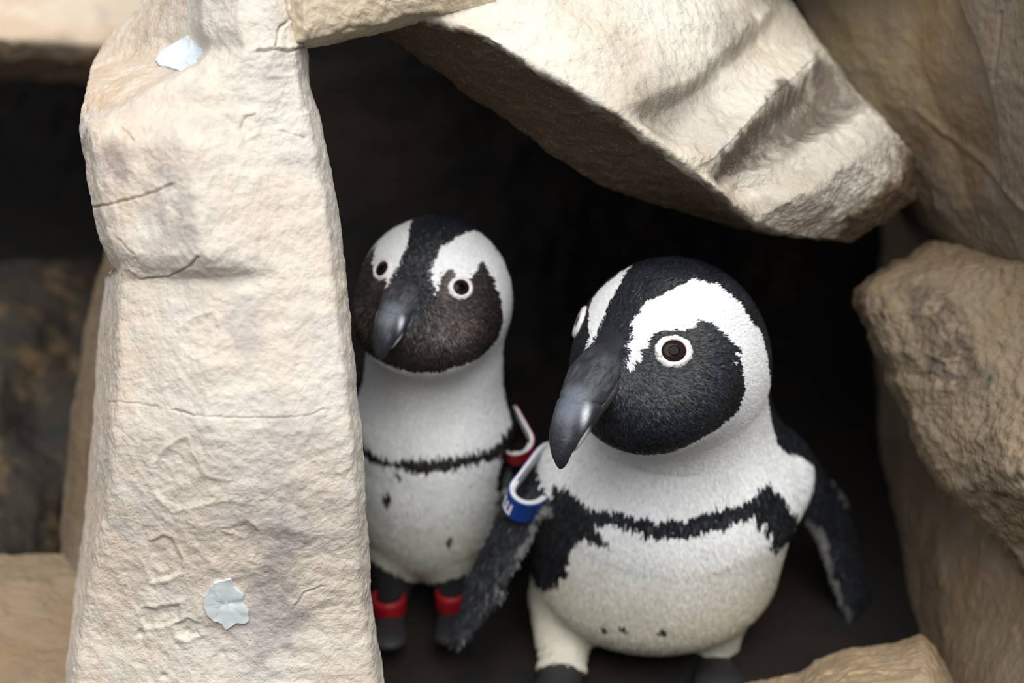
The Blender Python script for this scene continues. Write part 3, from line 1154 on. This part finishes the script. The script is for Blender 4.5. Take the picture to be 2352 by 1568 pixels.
def make_big():
    B = Bird()
    H = roll(frame(head_axis(39, 0)), 5)
    B.H = H
    B.hc = P(1535, 815, 1.0)
    B.body_f = unit(np.array([-0.12, -1, 0]))
    B.axis = P(1520, 1250, 1.095)
    Hf = H  # rows: side, up, forward
    B.prims = [
        E('head', 1532, 800, 1.0, 205, 208, 226, 40, Hf),
        E('head', 1502, 885, .985, 182, 150, 190, 60, Hf),
        E('head', 1418, 862, .965, 78, 78, 110, 50, Hf),
        K('neck', (1566, 860, 1.03), 196, (1545, 1070, 1.085), 250, 110),
        E('body', 1548, 1108, 1.084, 290, 228, 180, 110),
        E('body', 1518, 1205, 1.103, 258, 236, 165, 130),
        E('body', 1500, 1305, 1.118, 270, 238, 160, 130),
        E('body', 1530, 1160, 1.14, 240, 215, 190, 100),
        E('body', 1800, 1090, 1.085, 62, 70, 95, 50),
        E('body', 1300, 1100, 1.075, 62, 70, 90, 50),
        K('leg', (1300, 1380, 1.122), 84, (1292, 1520, 1.104), 50, 50),
        K('leg', (1640, 1400, 1.13), 95, (1640, 1505, 1.135), 52, 50),
        # flippers
        K('flip', (1820, 1060, 1.11), 56, (1905, 1180, 1.14), 58, 40, (.72, -.66, .2), 3.2),
        K('flip', (1905, 1180, 1.14), 58, (1962, 1360, 1.155), 50, 20, (.72, -.66, .2), 3.4),
        K('flip', (1962, 1360, 1.155), 50, (1960, 1415, 1.15), 24, 20, (.72, -.66, .2), 3.2),
        K('flip', (1292, 1050, 1.085), 48, (1212, 1140, 1.070), 56, 40, (-.62, -.7, .25), 3.2),
        K('flip', (1212, 1140, 1.070), 56, (1112, 1345, 1.078), 46, 20, (-.62, -.7, .25), 3.4),
        K('flip', (1112, 1345, 1.078), 46, (1052, 1465, 1.078), 18, 20, (-.62, -.7, .25), 3.2),
        # feet
        K('foot', (1290, 1530, 1.10), 44, (1280, 1600, 1.065), 62, 20, (0, -.1, 1), 2.2),
        K('foot', (1640, 1520, 1.128), 44, (1655, 1568, 1.09), 64, 20, (0, -.1, 1), 2.2),
        # tail behind
        K('tail', (1540, 1210, 1.17), 60, (1540, 1150, 1.205), 22, 40),
    ]
    B.crown = [(12, 6), (15, 20), (11, 28), (6, 44), (7, 57), (19, 69), (28, 85), (50, 89), (80, 75), (103, 49), (135, 20), (170, 60), (150, 160), (-150, 160), (-170, 60), (-135, 20),
               (-103, 49), (-85, 72), (-60, 88), (-40, 86), (-20, 61), (-16, 43), (-12, 27), (-14, 20), (-10, 6)]
    B.cheek = [(12, 6), (15, 20), (17.5, 26), (18, 32), (21, 41), (27, 43), (43, 46), (45, 55), (51, 52), (62, 50), (74, 38), (83, 31), (85, 17), (87, -7), (79, -26), (63, -28), (47, -24), (33, -28), (20, -29),
               (8, -26), (-2, -25), (-20, -29), (-47, -24), (-63, -28), (-79, -26), (-87, -7), (-85, 17), (-83, 31), (-74, 38), (-62, 50), (-48, 52), (-42, 45), (-28, 35), (-18, 28), (-14, 20), (-10, 6)]
    B.flecks = [(81, 25, 2.2), (84, 21, 1.6), (78, 20, 1.4)]
    B.nape = ([40, 110, 150, 164, 185, 203, 215, 263, 299, 330], [90, 86, 104, 98, 85, 84, 81, 60, 56, 50])
    B.band_up = ([-70, -59, -44, -25, -3, 11, 30, 50, 69], [160, 157, 154, 159, 157, 159, 165, 166, 172])
    B.band_lo = ([-70, -47, -29, -16, 10, 25, 45, 59, 69], [142, 141, 148, 147, 145, 149, 153, 151, 155])
    B.band_az = (-68, 70)
    B.flanks = [[(-130, 168), (-86, 152), (-72, 147), (-66, 148), (-59, 156), (-45, 148), (-27, 133), (-46, 130), (-54, 110), (-53, 95), (-60, 78), (-71, 63), (-84, 56), (-130, 56)],
                [(68, 172), (76, 150), (80, 136), (90, 120), (90, 106), (72, 112), (65, 122), (59, 142), (53, 152), (60, 160)]]
    B.spots = [(-19, 63, 2.6), (3, 63, 3.0), (-30, 57, 2.2)]
    B.ink = BLACK
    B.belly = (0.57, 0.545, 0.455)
    B.bill = dict(root=(1403, 805, .960), tip=(1272, 1050, .926), k=1.0)
    B.eyes = [(36, 32), (-50, 28)]
    B.eye_r = 40
    B.count = 170000
    B.base = (1500, 1500, 1.12)
    B.h = 0.0020
    return B


def make_small():
    B = Bird()
    H = frame(head_axis(19, 0))
    B.H = H
    B.hc = P(998, 675, 1.05)
    B.body_f = unit(np.array([-0.05, -1, 0]))
    B.axis = P(990, 1150, 1.13)
    B.prims = [
        E('head', 998, 664, 1.05, 170, 166, 184, 40, H),
        E('head', 978, 735, 1.037, 164, 118, 160, 50, H),
        E('head', 950, 722, 1.018, 60, 60, 90, 40, H),
        K('neck', (1004, 715, 1.07), 155, (996, 915, 1.11), 168, 80),
        E('body', 1000, 975, 1.112, 176, 160, 125, 90),
        E('body', 993, 1070, 1.126, 160, 160, 120, 100),
        E('body', 985, 1165, 1.142, 164, 160, 155, 100),
        E('body', 990, 1080, 1.15, 168, 160, 190, 80),
        E('body', 1150, 960, 1.115, 42, 46, 66, 40),
        K('leg', (905, 1280, 1.14), 60, (900, 1400, 1.145), 32, 40),
        K('leg', (1030, 1280, 1.14), 60, (1036, 1395, 1.145), 30, 40),
        K('flip', (1150, 930, 1.12), 44, (1190, 1010, 1.115), 48, 30, (.8, -.55, .2), 3.2),
        K('flip', (1190, 1010, 1.115), 48, (1185, 1150, 1.13), 46, 20, (.8, -.55, .2), 3.4),
        K('flip', (1185, 1150, 1.13), 46, (1150, 1270, 1.15), 20, 20, (.8, -.55, .2), 3.2),
        K('flip', (850, 950, 1.12), 44, (820, 1080, 1.12), 46, 30, (-.8, -.55, .2), 3.2),
        K('flip', (820, 1080, 1.12), 46, (820, 1250, 1.14), 20, 20, (-.8, -.55, .2), 3.2),
        K('foot', (900, 1405, 1.145), 30, (892, 1470, 1.11), 44, 20, (0, -.1, 1), 2.2),
        K('foot', (1036, 1400, 1.145), 30, (1040, 1462, 1.11), 44, 20, (0, -.1, 1), 2.2),
        K('tail', (990, 1150, 1.19), 40, (990, 1145, 1.23), 18, 40),
    ]
    B.crown = [(13, 10), (18.5, 29), (16, 36), (13, 45), (15, 62), (26, 75), (46, 94), (67, 92), (100, 70), (140, 20), (170, 60), (150, 160), (-150, 160), (-170, 60), (-140, 20),
               (-100, 70), (-67, 92), (-36, 95), (-24, 80), (-13, 65), (-12, 48), (-14, 36), (-16, 29), (-10, 10)]
    B.cheek = [(13, 10), (18.5, 29), (20, 36), (23, 45), (29, 49), (32, 42), (34, 36), (44, 38), (48, 44), (56, 56), (62, 49), (70, 38), (78, 15), (78, -10), (70, -22), (50, -22), (33, -17), (22, -18), (11, -18),
               (-2, -16), (-12, -14), (-33, -17), (-50, -22), (-70, -22), (-78, -10), (-78, 15), (-70, 38), (-56, 56), (-46, 46), (-38, 36), (-32, 36), (-27, 42), (-22, 40), (-18, 34), (-16, 29), (-10, 10)]
    B.flecks = []
    B.nape = ([40, 110, 150, 200, 260, 290, 330], [88, 82, 84, 88, 80, 80, 86])
    B.band_up = ([-75, -54, -34, -13, 10, 37, 61, 75], [158, 157, 155, 160, 162, 162, 160, 162])
    B.band_lo = ([-75, -51, -25, -2, 17, 39, 64, 75], [144, 148, 151, 149, 151, 154, 150, 142])
    B.band_az = (-80, 80)
    B.flanks = [[(62, 160), (68, 154), (69, 120), (74, 90), (84, 80), (100, 80), (100, 170), (76, 166)], [(-66, 158), (-72, 152), (-75, 130), (-100, 120), (-100, 170), (-76, 165)]]
    B.spots = [(-24, 144, 3.6), (-36, 120, 5.0), (22, 86, 4.2)]
    B.ink = BROWN
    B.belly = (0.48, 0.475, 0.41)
    B.bill = dict(root=(950, 652, 1.018), tip=(866, 804, .990), k=.84)
    B.eyes = [(39, 34), (-28, 40)]
    B.eye_r = 30
    B.count = 110000
    B.base = (970, 1420, 1.14)
    B.h = 0.0020
    return B


BIG = make_big()
SMALL = make_small()


def band_dist(T, x):
    return np.interp(x, T[0], T[1])


def plumage_colour(B, p, jit=1.0):
    """the bird's own markings at points of its surface; also where feathers are absent"""
    n = len(p)
    j1 = perlin(p * 260) * jit
    j2 = perlin(p * 260 + 31) * jit
    r1 = (rng.random(n) - .5) * jit
    A, Bq = head_coords(B, p)
    A, Bq = A + 2.6 * j1, Bq + 2.6 * j2
    az, z = body_coords(B, p)
    az, z = az + 3.0 * j1, z + 3.5 * j2 + 2.2 * r1
    wash = np.clip((145 - z) / 75, 0, 1)[:, None]  # yellowish belly stain, deepened to paint in the lower body's shade
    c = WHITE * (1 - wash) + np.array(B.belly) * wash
    g = fbm(p, 35, 3)[:, None]
    c = c * (1 + 0.10 * g)
    blk = np.zeros(n, bool)
    hz = z > (B.hc[2] * 1000 - 95)
    blk |= hz & (inpoly(A, Bq, B.crown) | inpoly(A, Bq, B.cheek))
    for a, b, r in B.flecks:
        blk &= ~(hz & (np.hypot(A - a, Bq - b) < r * (1 + j1)))
    blk |= (np.abs(az) > np.interp(z, B.nape[0], B.nape[1]) + 2 * j1)
    low = ~hz
    ab, zb = az + 5 * j2, z
    blk |= low & (ab > B.band_az[0]) & (ab < B.band_az[1]) & (z < np.interp(az, *B.band_up) + 3 * j2) & (z > np.interp(az, *B.band_lo) + 3 * j1)
    for f in B.flanks:
        blk |= low & inpoly(az + 4 * j2, z + 6 * j1, f)
    for a, b, r in B.spots:
        blk |= low & (np.hypot((az - a) * 1.1, z - b) < r)
    D = np.stack([q.dist(p.astype(np.float32)) for q in B.prims])
    own = D.argmin(0)
    foot = np.zeros(n, bool)
    flip = np.zeros(n, bool)
    edge = np.zeros(n, bool)
    for k, q in enumerate(B.prims):
        if q.tag == 'foot' or (q.tag == 'leg' and B is SMALL):
            foot |= own == k  # small bird's legs go black too, painting in the dark under its belly
        if q.tag == 'tail':
            blk |= own == k
        if q.tag == 'flip' and D[k].min() < 1:
            m = (own == k) & (np.linalg.norm(p - B.root_flip(q), axis=1) > q.ra * .55)
            flip |= m
            ax = unit(q.b - q.a)
            cr = unit(np.cross(ax, unit(q.n - ax * (q.n @ ax))))
            e = np.abs((p - q.a) @ cr) / max(q.ra, q.rb) - .5 * (np.linalg.norm(p - B.root_flip(q), axis=1) < .045)
            edge |= m & (e + .3 * j1 > .80) & (q.rb > .6 * q.ra)
    blk = (blk & ~flip) | (flip & ~edge)
    top = inpoly(A, Bq, B.crown) & hz
    ink = np.where(top[:, None], BLACK, B.ink) * (1 + 0.5 * g)
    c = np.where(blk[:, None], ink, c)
    c = np.where((flip & edge)[:, None], np.array([.15, .15, .15]), c)
    c = np.where(foot[:, None], np.array([.02, .02, .022]), c)
    # bare pinkish brown skin between bill and eye, and the warmer feathers behind the bill
    if B is SMALL:
        A0, B0 = head_coords(B, p)
        e = np.exp(-((np.abs(A0) - 27) / 5) ** 2 - ((B0 - 38) / 11) ** 2) + .8 * np.exp(-((np.abs(A0) - 34) / 18) ** 2 - ((B0 - 8) / 9) ** 2) * (perlin(p * 330) > 0)
        e = np.clip(e, 0, 1)[:, None] * (blk & hz)[:, None]
        c = c * (1 - e) + e * np.array([.11, .078, .068])
    return c, foot | (flip & False), blk


def flow_dir(B, p, nrm):
    """feathers lie away from the bill on the head and down the body below it"""
    rt = B.bill_root
    a = unit(p - rt)
    z = p[:, 2] * 1000
    w = sstep(B.hc[2] * 1000 - 20, B.hc[2] * 1000 - 75, z)[:, None]
    f = a * (1 - w) + np.array([0, 0, -1.0]) * w
    f = f + .12 * rng.normal(size=f.shape)
    return unit(f - (f * nrm).sum(1, keepdims=True) * nrm)


def plumage(B, V, Q, N, body):
    tri = np.concatenate([Q[:, [0, 1, 2]], Q[:, [0, 2, 3]]])
    a, b, c = V[tri[:, 0]], V[tri[:, 1]], V[tri[:, 2]]
    area = .5 * np.linalg.norm(np.cross(b - a, c - a), axis=1)
    back = N[tri[:, 0]][:, 1] > .55
    area = np.where(back, area * .1, area)
    headw = np.where(V[tri[:, 0]][:, 2] > B.hc[2] - .075, 1.7, 1.0)
    area = area * headw
    pk = rng.choice(len(tri), B.count, p=area / area.sum())
    u, v = rng.random(B.count), rng.random(B.count)
    m = u + v > 1
    u[m], v[m] = 1 - u[m], 1 - v[m]
    w3 = np.stack([1 - u - v, u, v], 1)[:, :, None]
    p = (V[tri[pk]] * w3).sum(1)
    n = unit((N[tri[pk]] * w3).sum(1))
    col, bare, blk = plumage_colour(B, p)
    keep = ~bare
    for e, en, er in B.eye_pos:
        keep &= np.linalg.norm(p - e, axis=1) > er * .93
    ba, bb = B.bill_root, B.bill_tip
    d = bb - ba
    t = np.clip(((p - ba) @ d) / (d @ d), 0, 1)
    keep &= np.linalg.norm(p - ba - t[:, None] * d, axis=1) > 50 * pxm() * B.bill['k'] * (.8 + .2 * t)
    p, n, col, blk = p[keep], n[keep], col[keep], blk[keep]
    f = flow_dir(B, p, n)
    s = np.cross(n, f)
    k = len(p)
    hd = sstep(B.hc[2] - .09, B.hc[2] - .05, p[:, 2])
    near = np.exp(-np.linalg.norm(p - B.bill_root, axis=1) / .03)
    size = .0078 * (1 - hd) + .0046 * hd
    size = size * (1 - .45 * near) * rng.uniform(.7, 1.25, k)
    for e, en, er in B.eye_pos:
        de = np.linalg.norm(p - e, axis=1)
        size = np.where(de < er * 2.2, np.minimum(size, .0022 + .8 * np.maximum(de - er, 0)), size)
    wid = size * rng.uniform(.08, .13, k)
    L1, W1 = size[:, None], wid[:, None]
    lift = rng.uniform(.05, .20, k)[:, None]
    base = p - n * .0004
    mid = p + f * L1 * .5 + n * L1 * lift * .42
    tip = p + f * L1 + n * L1 * lift * .55
    Vs = np.stack([base - s * W1 * .6, base + s * W1 * .6, mid + s * W1, mid - s * W1, tip], 1).reshape(-1, 3)
    i = np.arange(k)[:, None] * 5
    F3 = np.concatenate([i + np.array([0, 2, 1]), i + np.array([0, 3, 2]), i + np.array([3, 4, 2])])
    jit = rng.uniform(.95, 1.04, (k, 1))
    jb = rng.uniform(.35, 1.7, (k, 1))
    col = np.where(blk[:, None], col * jb, col * jit)
    cv = np.repeat(col, 5, 0)
    nn = unit(n - .2 * f + np.where(blk, .16, .06)[:, None] * rng.normal(size=n.shape))
    nv = np.repeat(nn, 5, 0)
    o = mk('plumage', Vs, F3, M['feather'], body, cv, True, nv)
    o['kind'] = 'stuff'
    return o


def loft_rings(R, cap0=True, cap1=True):
    """rings (m,n,3) to a closed tube of triangles"""
    m, n = R.shape[:2]
    V = R.reshape(-1, 3)
    q = grid_faces(m, n, True)
    F3 = [q[:, [0, 1, 2]], q[:, [0, 2, 3]]]
    a = np.arange(n)
    b = (a + 1) % n
    ex = []
    if cap0:
        V = np.concatenate([V, R[0].mean(0)[None]])
        F3.append(np.stack([np.full(n, len(V) - 1), b, a], 1))
    if cap1:
        V = np.concatenate([V, R[-1].mean(0)[None]])
        F3.append(np.stack([np.full(n, len(V) - 1), (m - 1) * n + a, (m - 1) * n + b], 1))
    return V, np.concatenate(F3)


def make_bill(B, root):
    r0, tp, k = B.bill_root, B.bill_tip, B.bill['k'] * pxm(.97)
    L = np.linalg.norm(tp - r0)
    f = (tp - r0) / L
    s = unit(B.H[0] - f * (B.H[0] @ f))
    u = np.cross(f, s)
    m, n = 90, 56
    t = np.linspace(-.12, 1, m) ** 1.0
    t[-6:] = [.955, .97, .98, .99, .996, 1.0]
    tt = np.clip(t, 0, 1)
    # upper bill
    w = np.interp(t, [-.12, 0, .12, .3, .5, .7, .86, .95, .985, 1], [16, 36, 54, 62, 53, 43, 33, 20, 10, 2])
    hu = np.interp(t, [-.12, 0, .12, .3, .5, .7, .86, .95, .985, 1], [2, 26, 45, 54, 50, 47, 42, 32, 22, 8])
    sag = np.interp(tt, [0, .3, .6, .8, .9, 1], [0, -4, -4, 2, 12, 38])
    ph = np.linspace(0, 2 * np.pi, n, endpoint=False)
    cx, sy = np.cos(ph), np.sin(ph)
    X = np.sign(cx) * np.abs(cx) ** .85
    Y = np.where(sy > 0, np.abs(sy) ** .92, -.16 * np.abs(sy) ** .5)
    hook = np.interp(tt, [0, .82, .93, 1], [0, 0, .15, .9])
    c0 = r0 + f * (t * L)[:, None] - u * (sag * k)[:, None]
    R = c0[:, None] + s * (w[:, None] * X)[..., None] * k + u * (hu[:, None] * np.where(Y > 0, Y, Y * (1 + 3 * hook[:, None])))[..., None] * k
    tq, pq = np.broadcast_to(t[:, None], (m, n)), np.broadcast_to(ph[None], (m, n))
    # horny plates: lengthwise ridges over the base
    rid = (perlin(np.stack([tq * 5, pq * 9, pq * 0], -1)) + .6 * perlin(np.stack([tq * 12, pq * 16, pq * 0 + 3], -1))) * 5.0 * sstep(.62, .35, tq)
    grv = -3.5 * np.exp(-((tq - .50 - .10 * np.sin(pq)) / .018) ** 2)
    R = R + unit(R - c0[:, None]) * ((rid + grv) * k)[..., None]
    col = np.ones((m, n, 3)) * np.array([.030, .031, .038])
    streak = np.clip(perlin(np.stack([tq * 7, pq * 9, pq * 0 + 5], -1)) * 1.8 + .2, 0, 1)
    def put(mask, c):
        nonlocal col
        col = col * (1 - mask[..., None]) + mask[..., None] * np.array(c)
    put(sstep(.05, .3, tq) * sstep(.6, .4, tq) * streak * .8, (.12, .125, .145))
    top = np.exp(-((pq - 1.5) / .75) ** 2)
    put(sstep(.42, .56, tq) * sstep(.86, .70, tq) * top * .8, (.15, .175, .22))
    put(np.exp(-((tq - .66 + .14 * (pq - .5)) / .055) ** 2) * np.exp(-((pq - .52) / .26) ** 2), (.80, .84, .90))
    put(np.exp(-((tq - .64) / .075) ** 2) * np.exp(-((pq - 2.66) / .20) ** 2), (.55, .60, .68))
    put(np.exp(-((tq - .86) / .05) ** 2) * np.exp(-((pq - .8) / .22) ** 2) * .5, (.12, .15, .20))
    V, F3 = loft_rings(R)
    cv = np.concatenate([col.reshape(-1, 3), col[0, :1], col[-1, :1]])
    bill = mk('bill', V, F3, M['bill'], root, cv)
    bill['label'] = 'dark grey hooked bill with a pale cross band'
    # lower bill
    t = np.linspace(-.1, .93, 60)
    tt = np.clip(t, 0, 1)
    w = np.interp(tt, [0, .2, .35, .5, .7, .84, .90, .93], [44, 60, 62, 52, 42, 33, 20, 3])
    hl = np.interp(tt, [0, .3, .6, .8, .9, .93], [50, 46, 42, 36, 20, 4])
    c0 = r0 + f * (t * L)[:, None] - u * ((np.interp(tt, [0, .3, .6, .8, .93], [2, -2, -1, 4, 14])) * k)[:, None]
    Y = np.where(sy > 0, .10 * sy, -np.abs(sy) ** .8)
    R = c0[:, None] + s * (w[:, None] * X)[..., None] * k + u * (hl[:, None] * Y)[..., None] * k
    tq, pq = np.broadcast_to(t[:, None], (60, n)), np.broadcast_to(ph[None], (60, n))
    col = np.ones((60, n, 3)) * np.array([.030, .030, .036])
    put(sstep(.66, .74, tq) * .95, (.58, .61, .64))
    put(sstep(.05, .3, tq) * sstep(.6, .4, tq) * .4, (.09, .09, .10))
    V, F3 = loft_rings(R)
    cv = np.concatenate([col.reshape(-1, 3), col[0, :1], col[-1, :1]])
    lo = mk('lower_bill', V, F3, M['bill'], root, cv)
    lo['label'] = 'dark lower bill with pale tip'


def make_eye(B, root, e, n, k):
    """dome, pupil and pale ring, set into the head along its outward direction"""
    a = unit(np.cross(B.H[1], n))
    b = np.cross(n, a)
    u = pxm() * k
    ns = 48
    ph = np.linspace(0, 2 * np.pi, ns, endpoint=False)

    def rev(prof, wob=0.0):
        R = []
        for i, (r, h) in enumerate(prof):
            rr = r * (1 + wob * np.where(r > 30, rng.normal(size=ns), 0)) * (1 + .06 * np.cos(2 * ph))
            R.append(e + (rr[:, None] * u) * (np.cos(ph)[:, None] * a + np.sin(ph)[:, None] * b) + n * h * u)
        return np.array(R)
    V, F3 = loft_rings(rev([(r, 11 * math.sqrt(max(0, 1 - (r / 31) ** 2)) - 3) for r in (30.5, 29, 26, 21, 15, 9, 3)]), False, True)
    o = mk('eye', V, F3, M['iris'], root)
    o['label'] = 'dark brown eye'
    V, F3 = loft_rings(rev([(r, 11 * math.sqrt(max(0, 1 - (r / 31) ** 2)) - 3 + (.35 if r < 13 else -.4)) for r in (13.2, 12.8, 10, 6, 3)]), False, True)
    mk('pupil', V, F3, M['pupil'], o)
    V, F3 = loft_rings(rev([(43, -6), (41, 0), (38, 4), (34, 6.5), (31, 7), (28, 5.5), (27, 2), (28, -4)], .035), False, False)
    mk('eye_ring', V, F3, M['ring'], o)


def make_band(root, pts, ext, colour, mat, label, letters=()):
    """a strip bent round a flipper: coloured outside, white lining that shows at the rim"""
    pts = np.array(pts, float)
    n = 120
    # closed smooth curve through the points
    m = len(pts)
    q = np.concatenate([pts[-2:], pts, pts[:3]])
    out = []
    for i in range(m):
        p0, p1, p2, p3 = q[i + 1], q[i + 2], q[i + 3], q[i + 4]
        for t in np.linspace(0, 1, 14, endpoint=False):
            out.append(.5 * (2 * p1 + (p2 - p0) * t + (2 * p0 - 5 * p1 + 4 * p2 - p3) * t * t + (3 * p1 - p0 - 3 * p2 + p3) * t ** 3))
    c = np.array(out)
    C = P(c[:, 0], c[:, 1], c[:, 2])
    mid = P(pts[:, 0].mean(), pts[:, 1].mean(), pts[:, 2].mean())
    e = P(pts[:, 0].mean() + ext[0], pts[:, 1].mean() + ext[1], pts[:, 2].mean() + ext[2]) - mid
    tan = unit(np.roll(C, -1, 0) - np.roll(C, 1, 0))
    o = unit(np.cross(tan, unit(e)))
    if ((C - mid) * o).sum() < 0:
        o = -o
    u = pxm(1.05)

    def strip(name, r0, r1, v0, v1, mat, par, i0=0, i1=None):
        cc, oo = C[i0:i1], o[i0:i1]
        prof = [(r0, v0), (r1, v0), (r1, v1), (r0, v1)]
        R = np.stack([cc + oo * r * u + e * v for r, v in prof], 1)
        k = len(cc)
        full = i1 is None and i0 == 0
        if full:
            R = np.concatenate([R, R[:1]])
        V, F3 = loft_rings(R, not full, not full)
        return mk(name, V, F3, mat, par, None, False)
    band = strip('flipper_band', 2.2, 6, .05, 1.0, mat, root)
    band['label'] = label
    strip('lining', -3, 3.0, 0.0, .97, M['band_white'], band)
    k0, k1 = letters[0] if letters else (int(len(C) * .34), int(len(C) * .62))
    strip('overlap_flap', -9, -4.5, 0.02, .9, M['band_white'], band, k0, k1)
    for st in letters[1:]:
        # strokes of the lettering: (curve from, to, across from, to)
        for (s0, s1, v0, v1) in st:
            sl = np.linspace(s0, s1, 6)
            i = np.floor(sl).astype(int)
            fr = (sl - i)[:, None]
            cc = C[i] * (1 - fr) + C[i + 1] * fr
            oo = unit(o[i] * (1 - fr) + o[i + 1] * fr)
            R = np.stack([cc + oo * 5.8 * u + e * v0, cc + oo * 6.9 * u + e * v0, cc + oo * 6.9 * u + e * v1, cc + oo * 5.8 * u + e * v1], 1)
            V, F3 = loft_rings(R)
            mk('letter_stroke', V, F3, M['band_white'], band, None, False)
    return band


def build(B, name, label):
    V, Q = surface_nets(B.prims, B.h)
    N = vnormals(V, Q)
    base = P(*B.base)
    base[2] = 0
    root = bpy.data.objects.new(name, None)
    root.empty_display_size = .05
    COL.objects.link(root)
    root.location = base
    tag(root, label, 'penguin')
    first = [q.a for i, q in enumerate(B.prims) if q.tag == 'flip' and B.prims[i - 1].tag != 'flip' or (q.tag == 'flip' and np.abs(B.prims[i - 1].b - q.a).max() > 1e-6)]
    B.root_flip = lambda q: min(first, key=lambda a: abs(a[0] - q.a[0]))
    B.bill_root, B.bill_tip = P(*B.bill['root']), P(*B.bill['tip'])
    # eyes where the unrolled directions meet the head
    B.eye_pos = []
    A, Bq = head_coords(B, V)
    near = np.linalg.norm(V - B.hc, axis=1) < .12
    for a, b in B.eyes:
        w = np.where(near, np.hypot(A - a, Bq - b), 1e9)
        i = np.argsort(w)[:6]
        B.eye_pos.append((V[i].mean(0), unit(N[i].mean(0)), B.eye_r * pxm()))
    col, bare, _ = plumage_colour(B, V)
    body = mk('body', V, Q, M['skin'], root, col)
    plumage(B, V, Q, N, body)
    make_bill(B, root)
    for e, n, r in B.eye_pos:
        make_eye(B, root, e, n, B.eye_r / 42)
    return root


big = build(BIG, 'penguin', 'large black and white penguin with blue flipper band facing out of the cave')
small = build(SMALL, 'penguin', 'smaller brown-faced penguin tucked behind the pillar with white and red flipper band')

make_band(big, [(1262, 1016, 1.076), (1238, 1030, 1.066), (1215, 1060, 1.058), (1190, 1093, 1.051), (1176, 1113, 1.048), (1177, 1133, 1.047), (1192, 1148, 1.047), (1215, 1155, 1.049),
                (1240, 1150, 1.055), (1262, 1132, 1.065), (1285, 1100, 1.081), (1292, 1065, 1.093), (1283, 1030, 1.091)], (-15, 40, .008), None, M['band_blue'],
          'blue plastic flipper band with white lining and lettering',
          [(46, 126), [(62, 79, .80, .90), (62, 65, .38, .85), (69, 72, .38, .85), (76, 79, .38, .85)], [(50.5, 53.5, .38, .90)]])
make_band(small, [(1180, 932, 1.10), (1196, 955, 1.092), (1210, 980, 1.087), (1221, 1002, 1.084), (1219, 1022, 1.083), (1205, 1036, 1.084), (1188, 1042, 1.088), (1168, 1038, 1.094),
                  (1150, 1015, 1.115), (1145, 980, 1.125), (1158, 945, 1.118)], (4, 24, .006), None, M['band_red'], 'red flipper band with white lining')


def leg_ring(root, c, r, h):
    n = 40
    ph = np.linspace(0, 2 * np.pi, n, endpoint=False)
    c = P(*c)
    u = pxm(1.14)
    prof = [(r - 5, 0), (r, 2), (r + 2, h * .25), (r + 2, h * .75), (r, h - 2), (r - 5, h)]
    R = np.array([c + np.stack([a * u * np.cos(ph), a * u * np.sin(ph), np.full(n, b * u)], 1) for a, b in prof])
    R = np.concatenate([R, R[:1] * .5 + R[:1] * .5])
    V, F3 = loft_rings(R, False, False)
    o = mk('leg_band', V, F3, M['band_red'], root)
    o['label'] = 'red plastic leg band'


leg_ring(small, (893, 1408, 1.14), 38, 52)
leg_ring(small, (1036, 1400, 1.14), 34, 56)
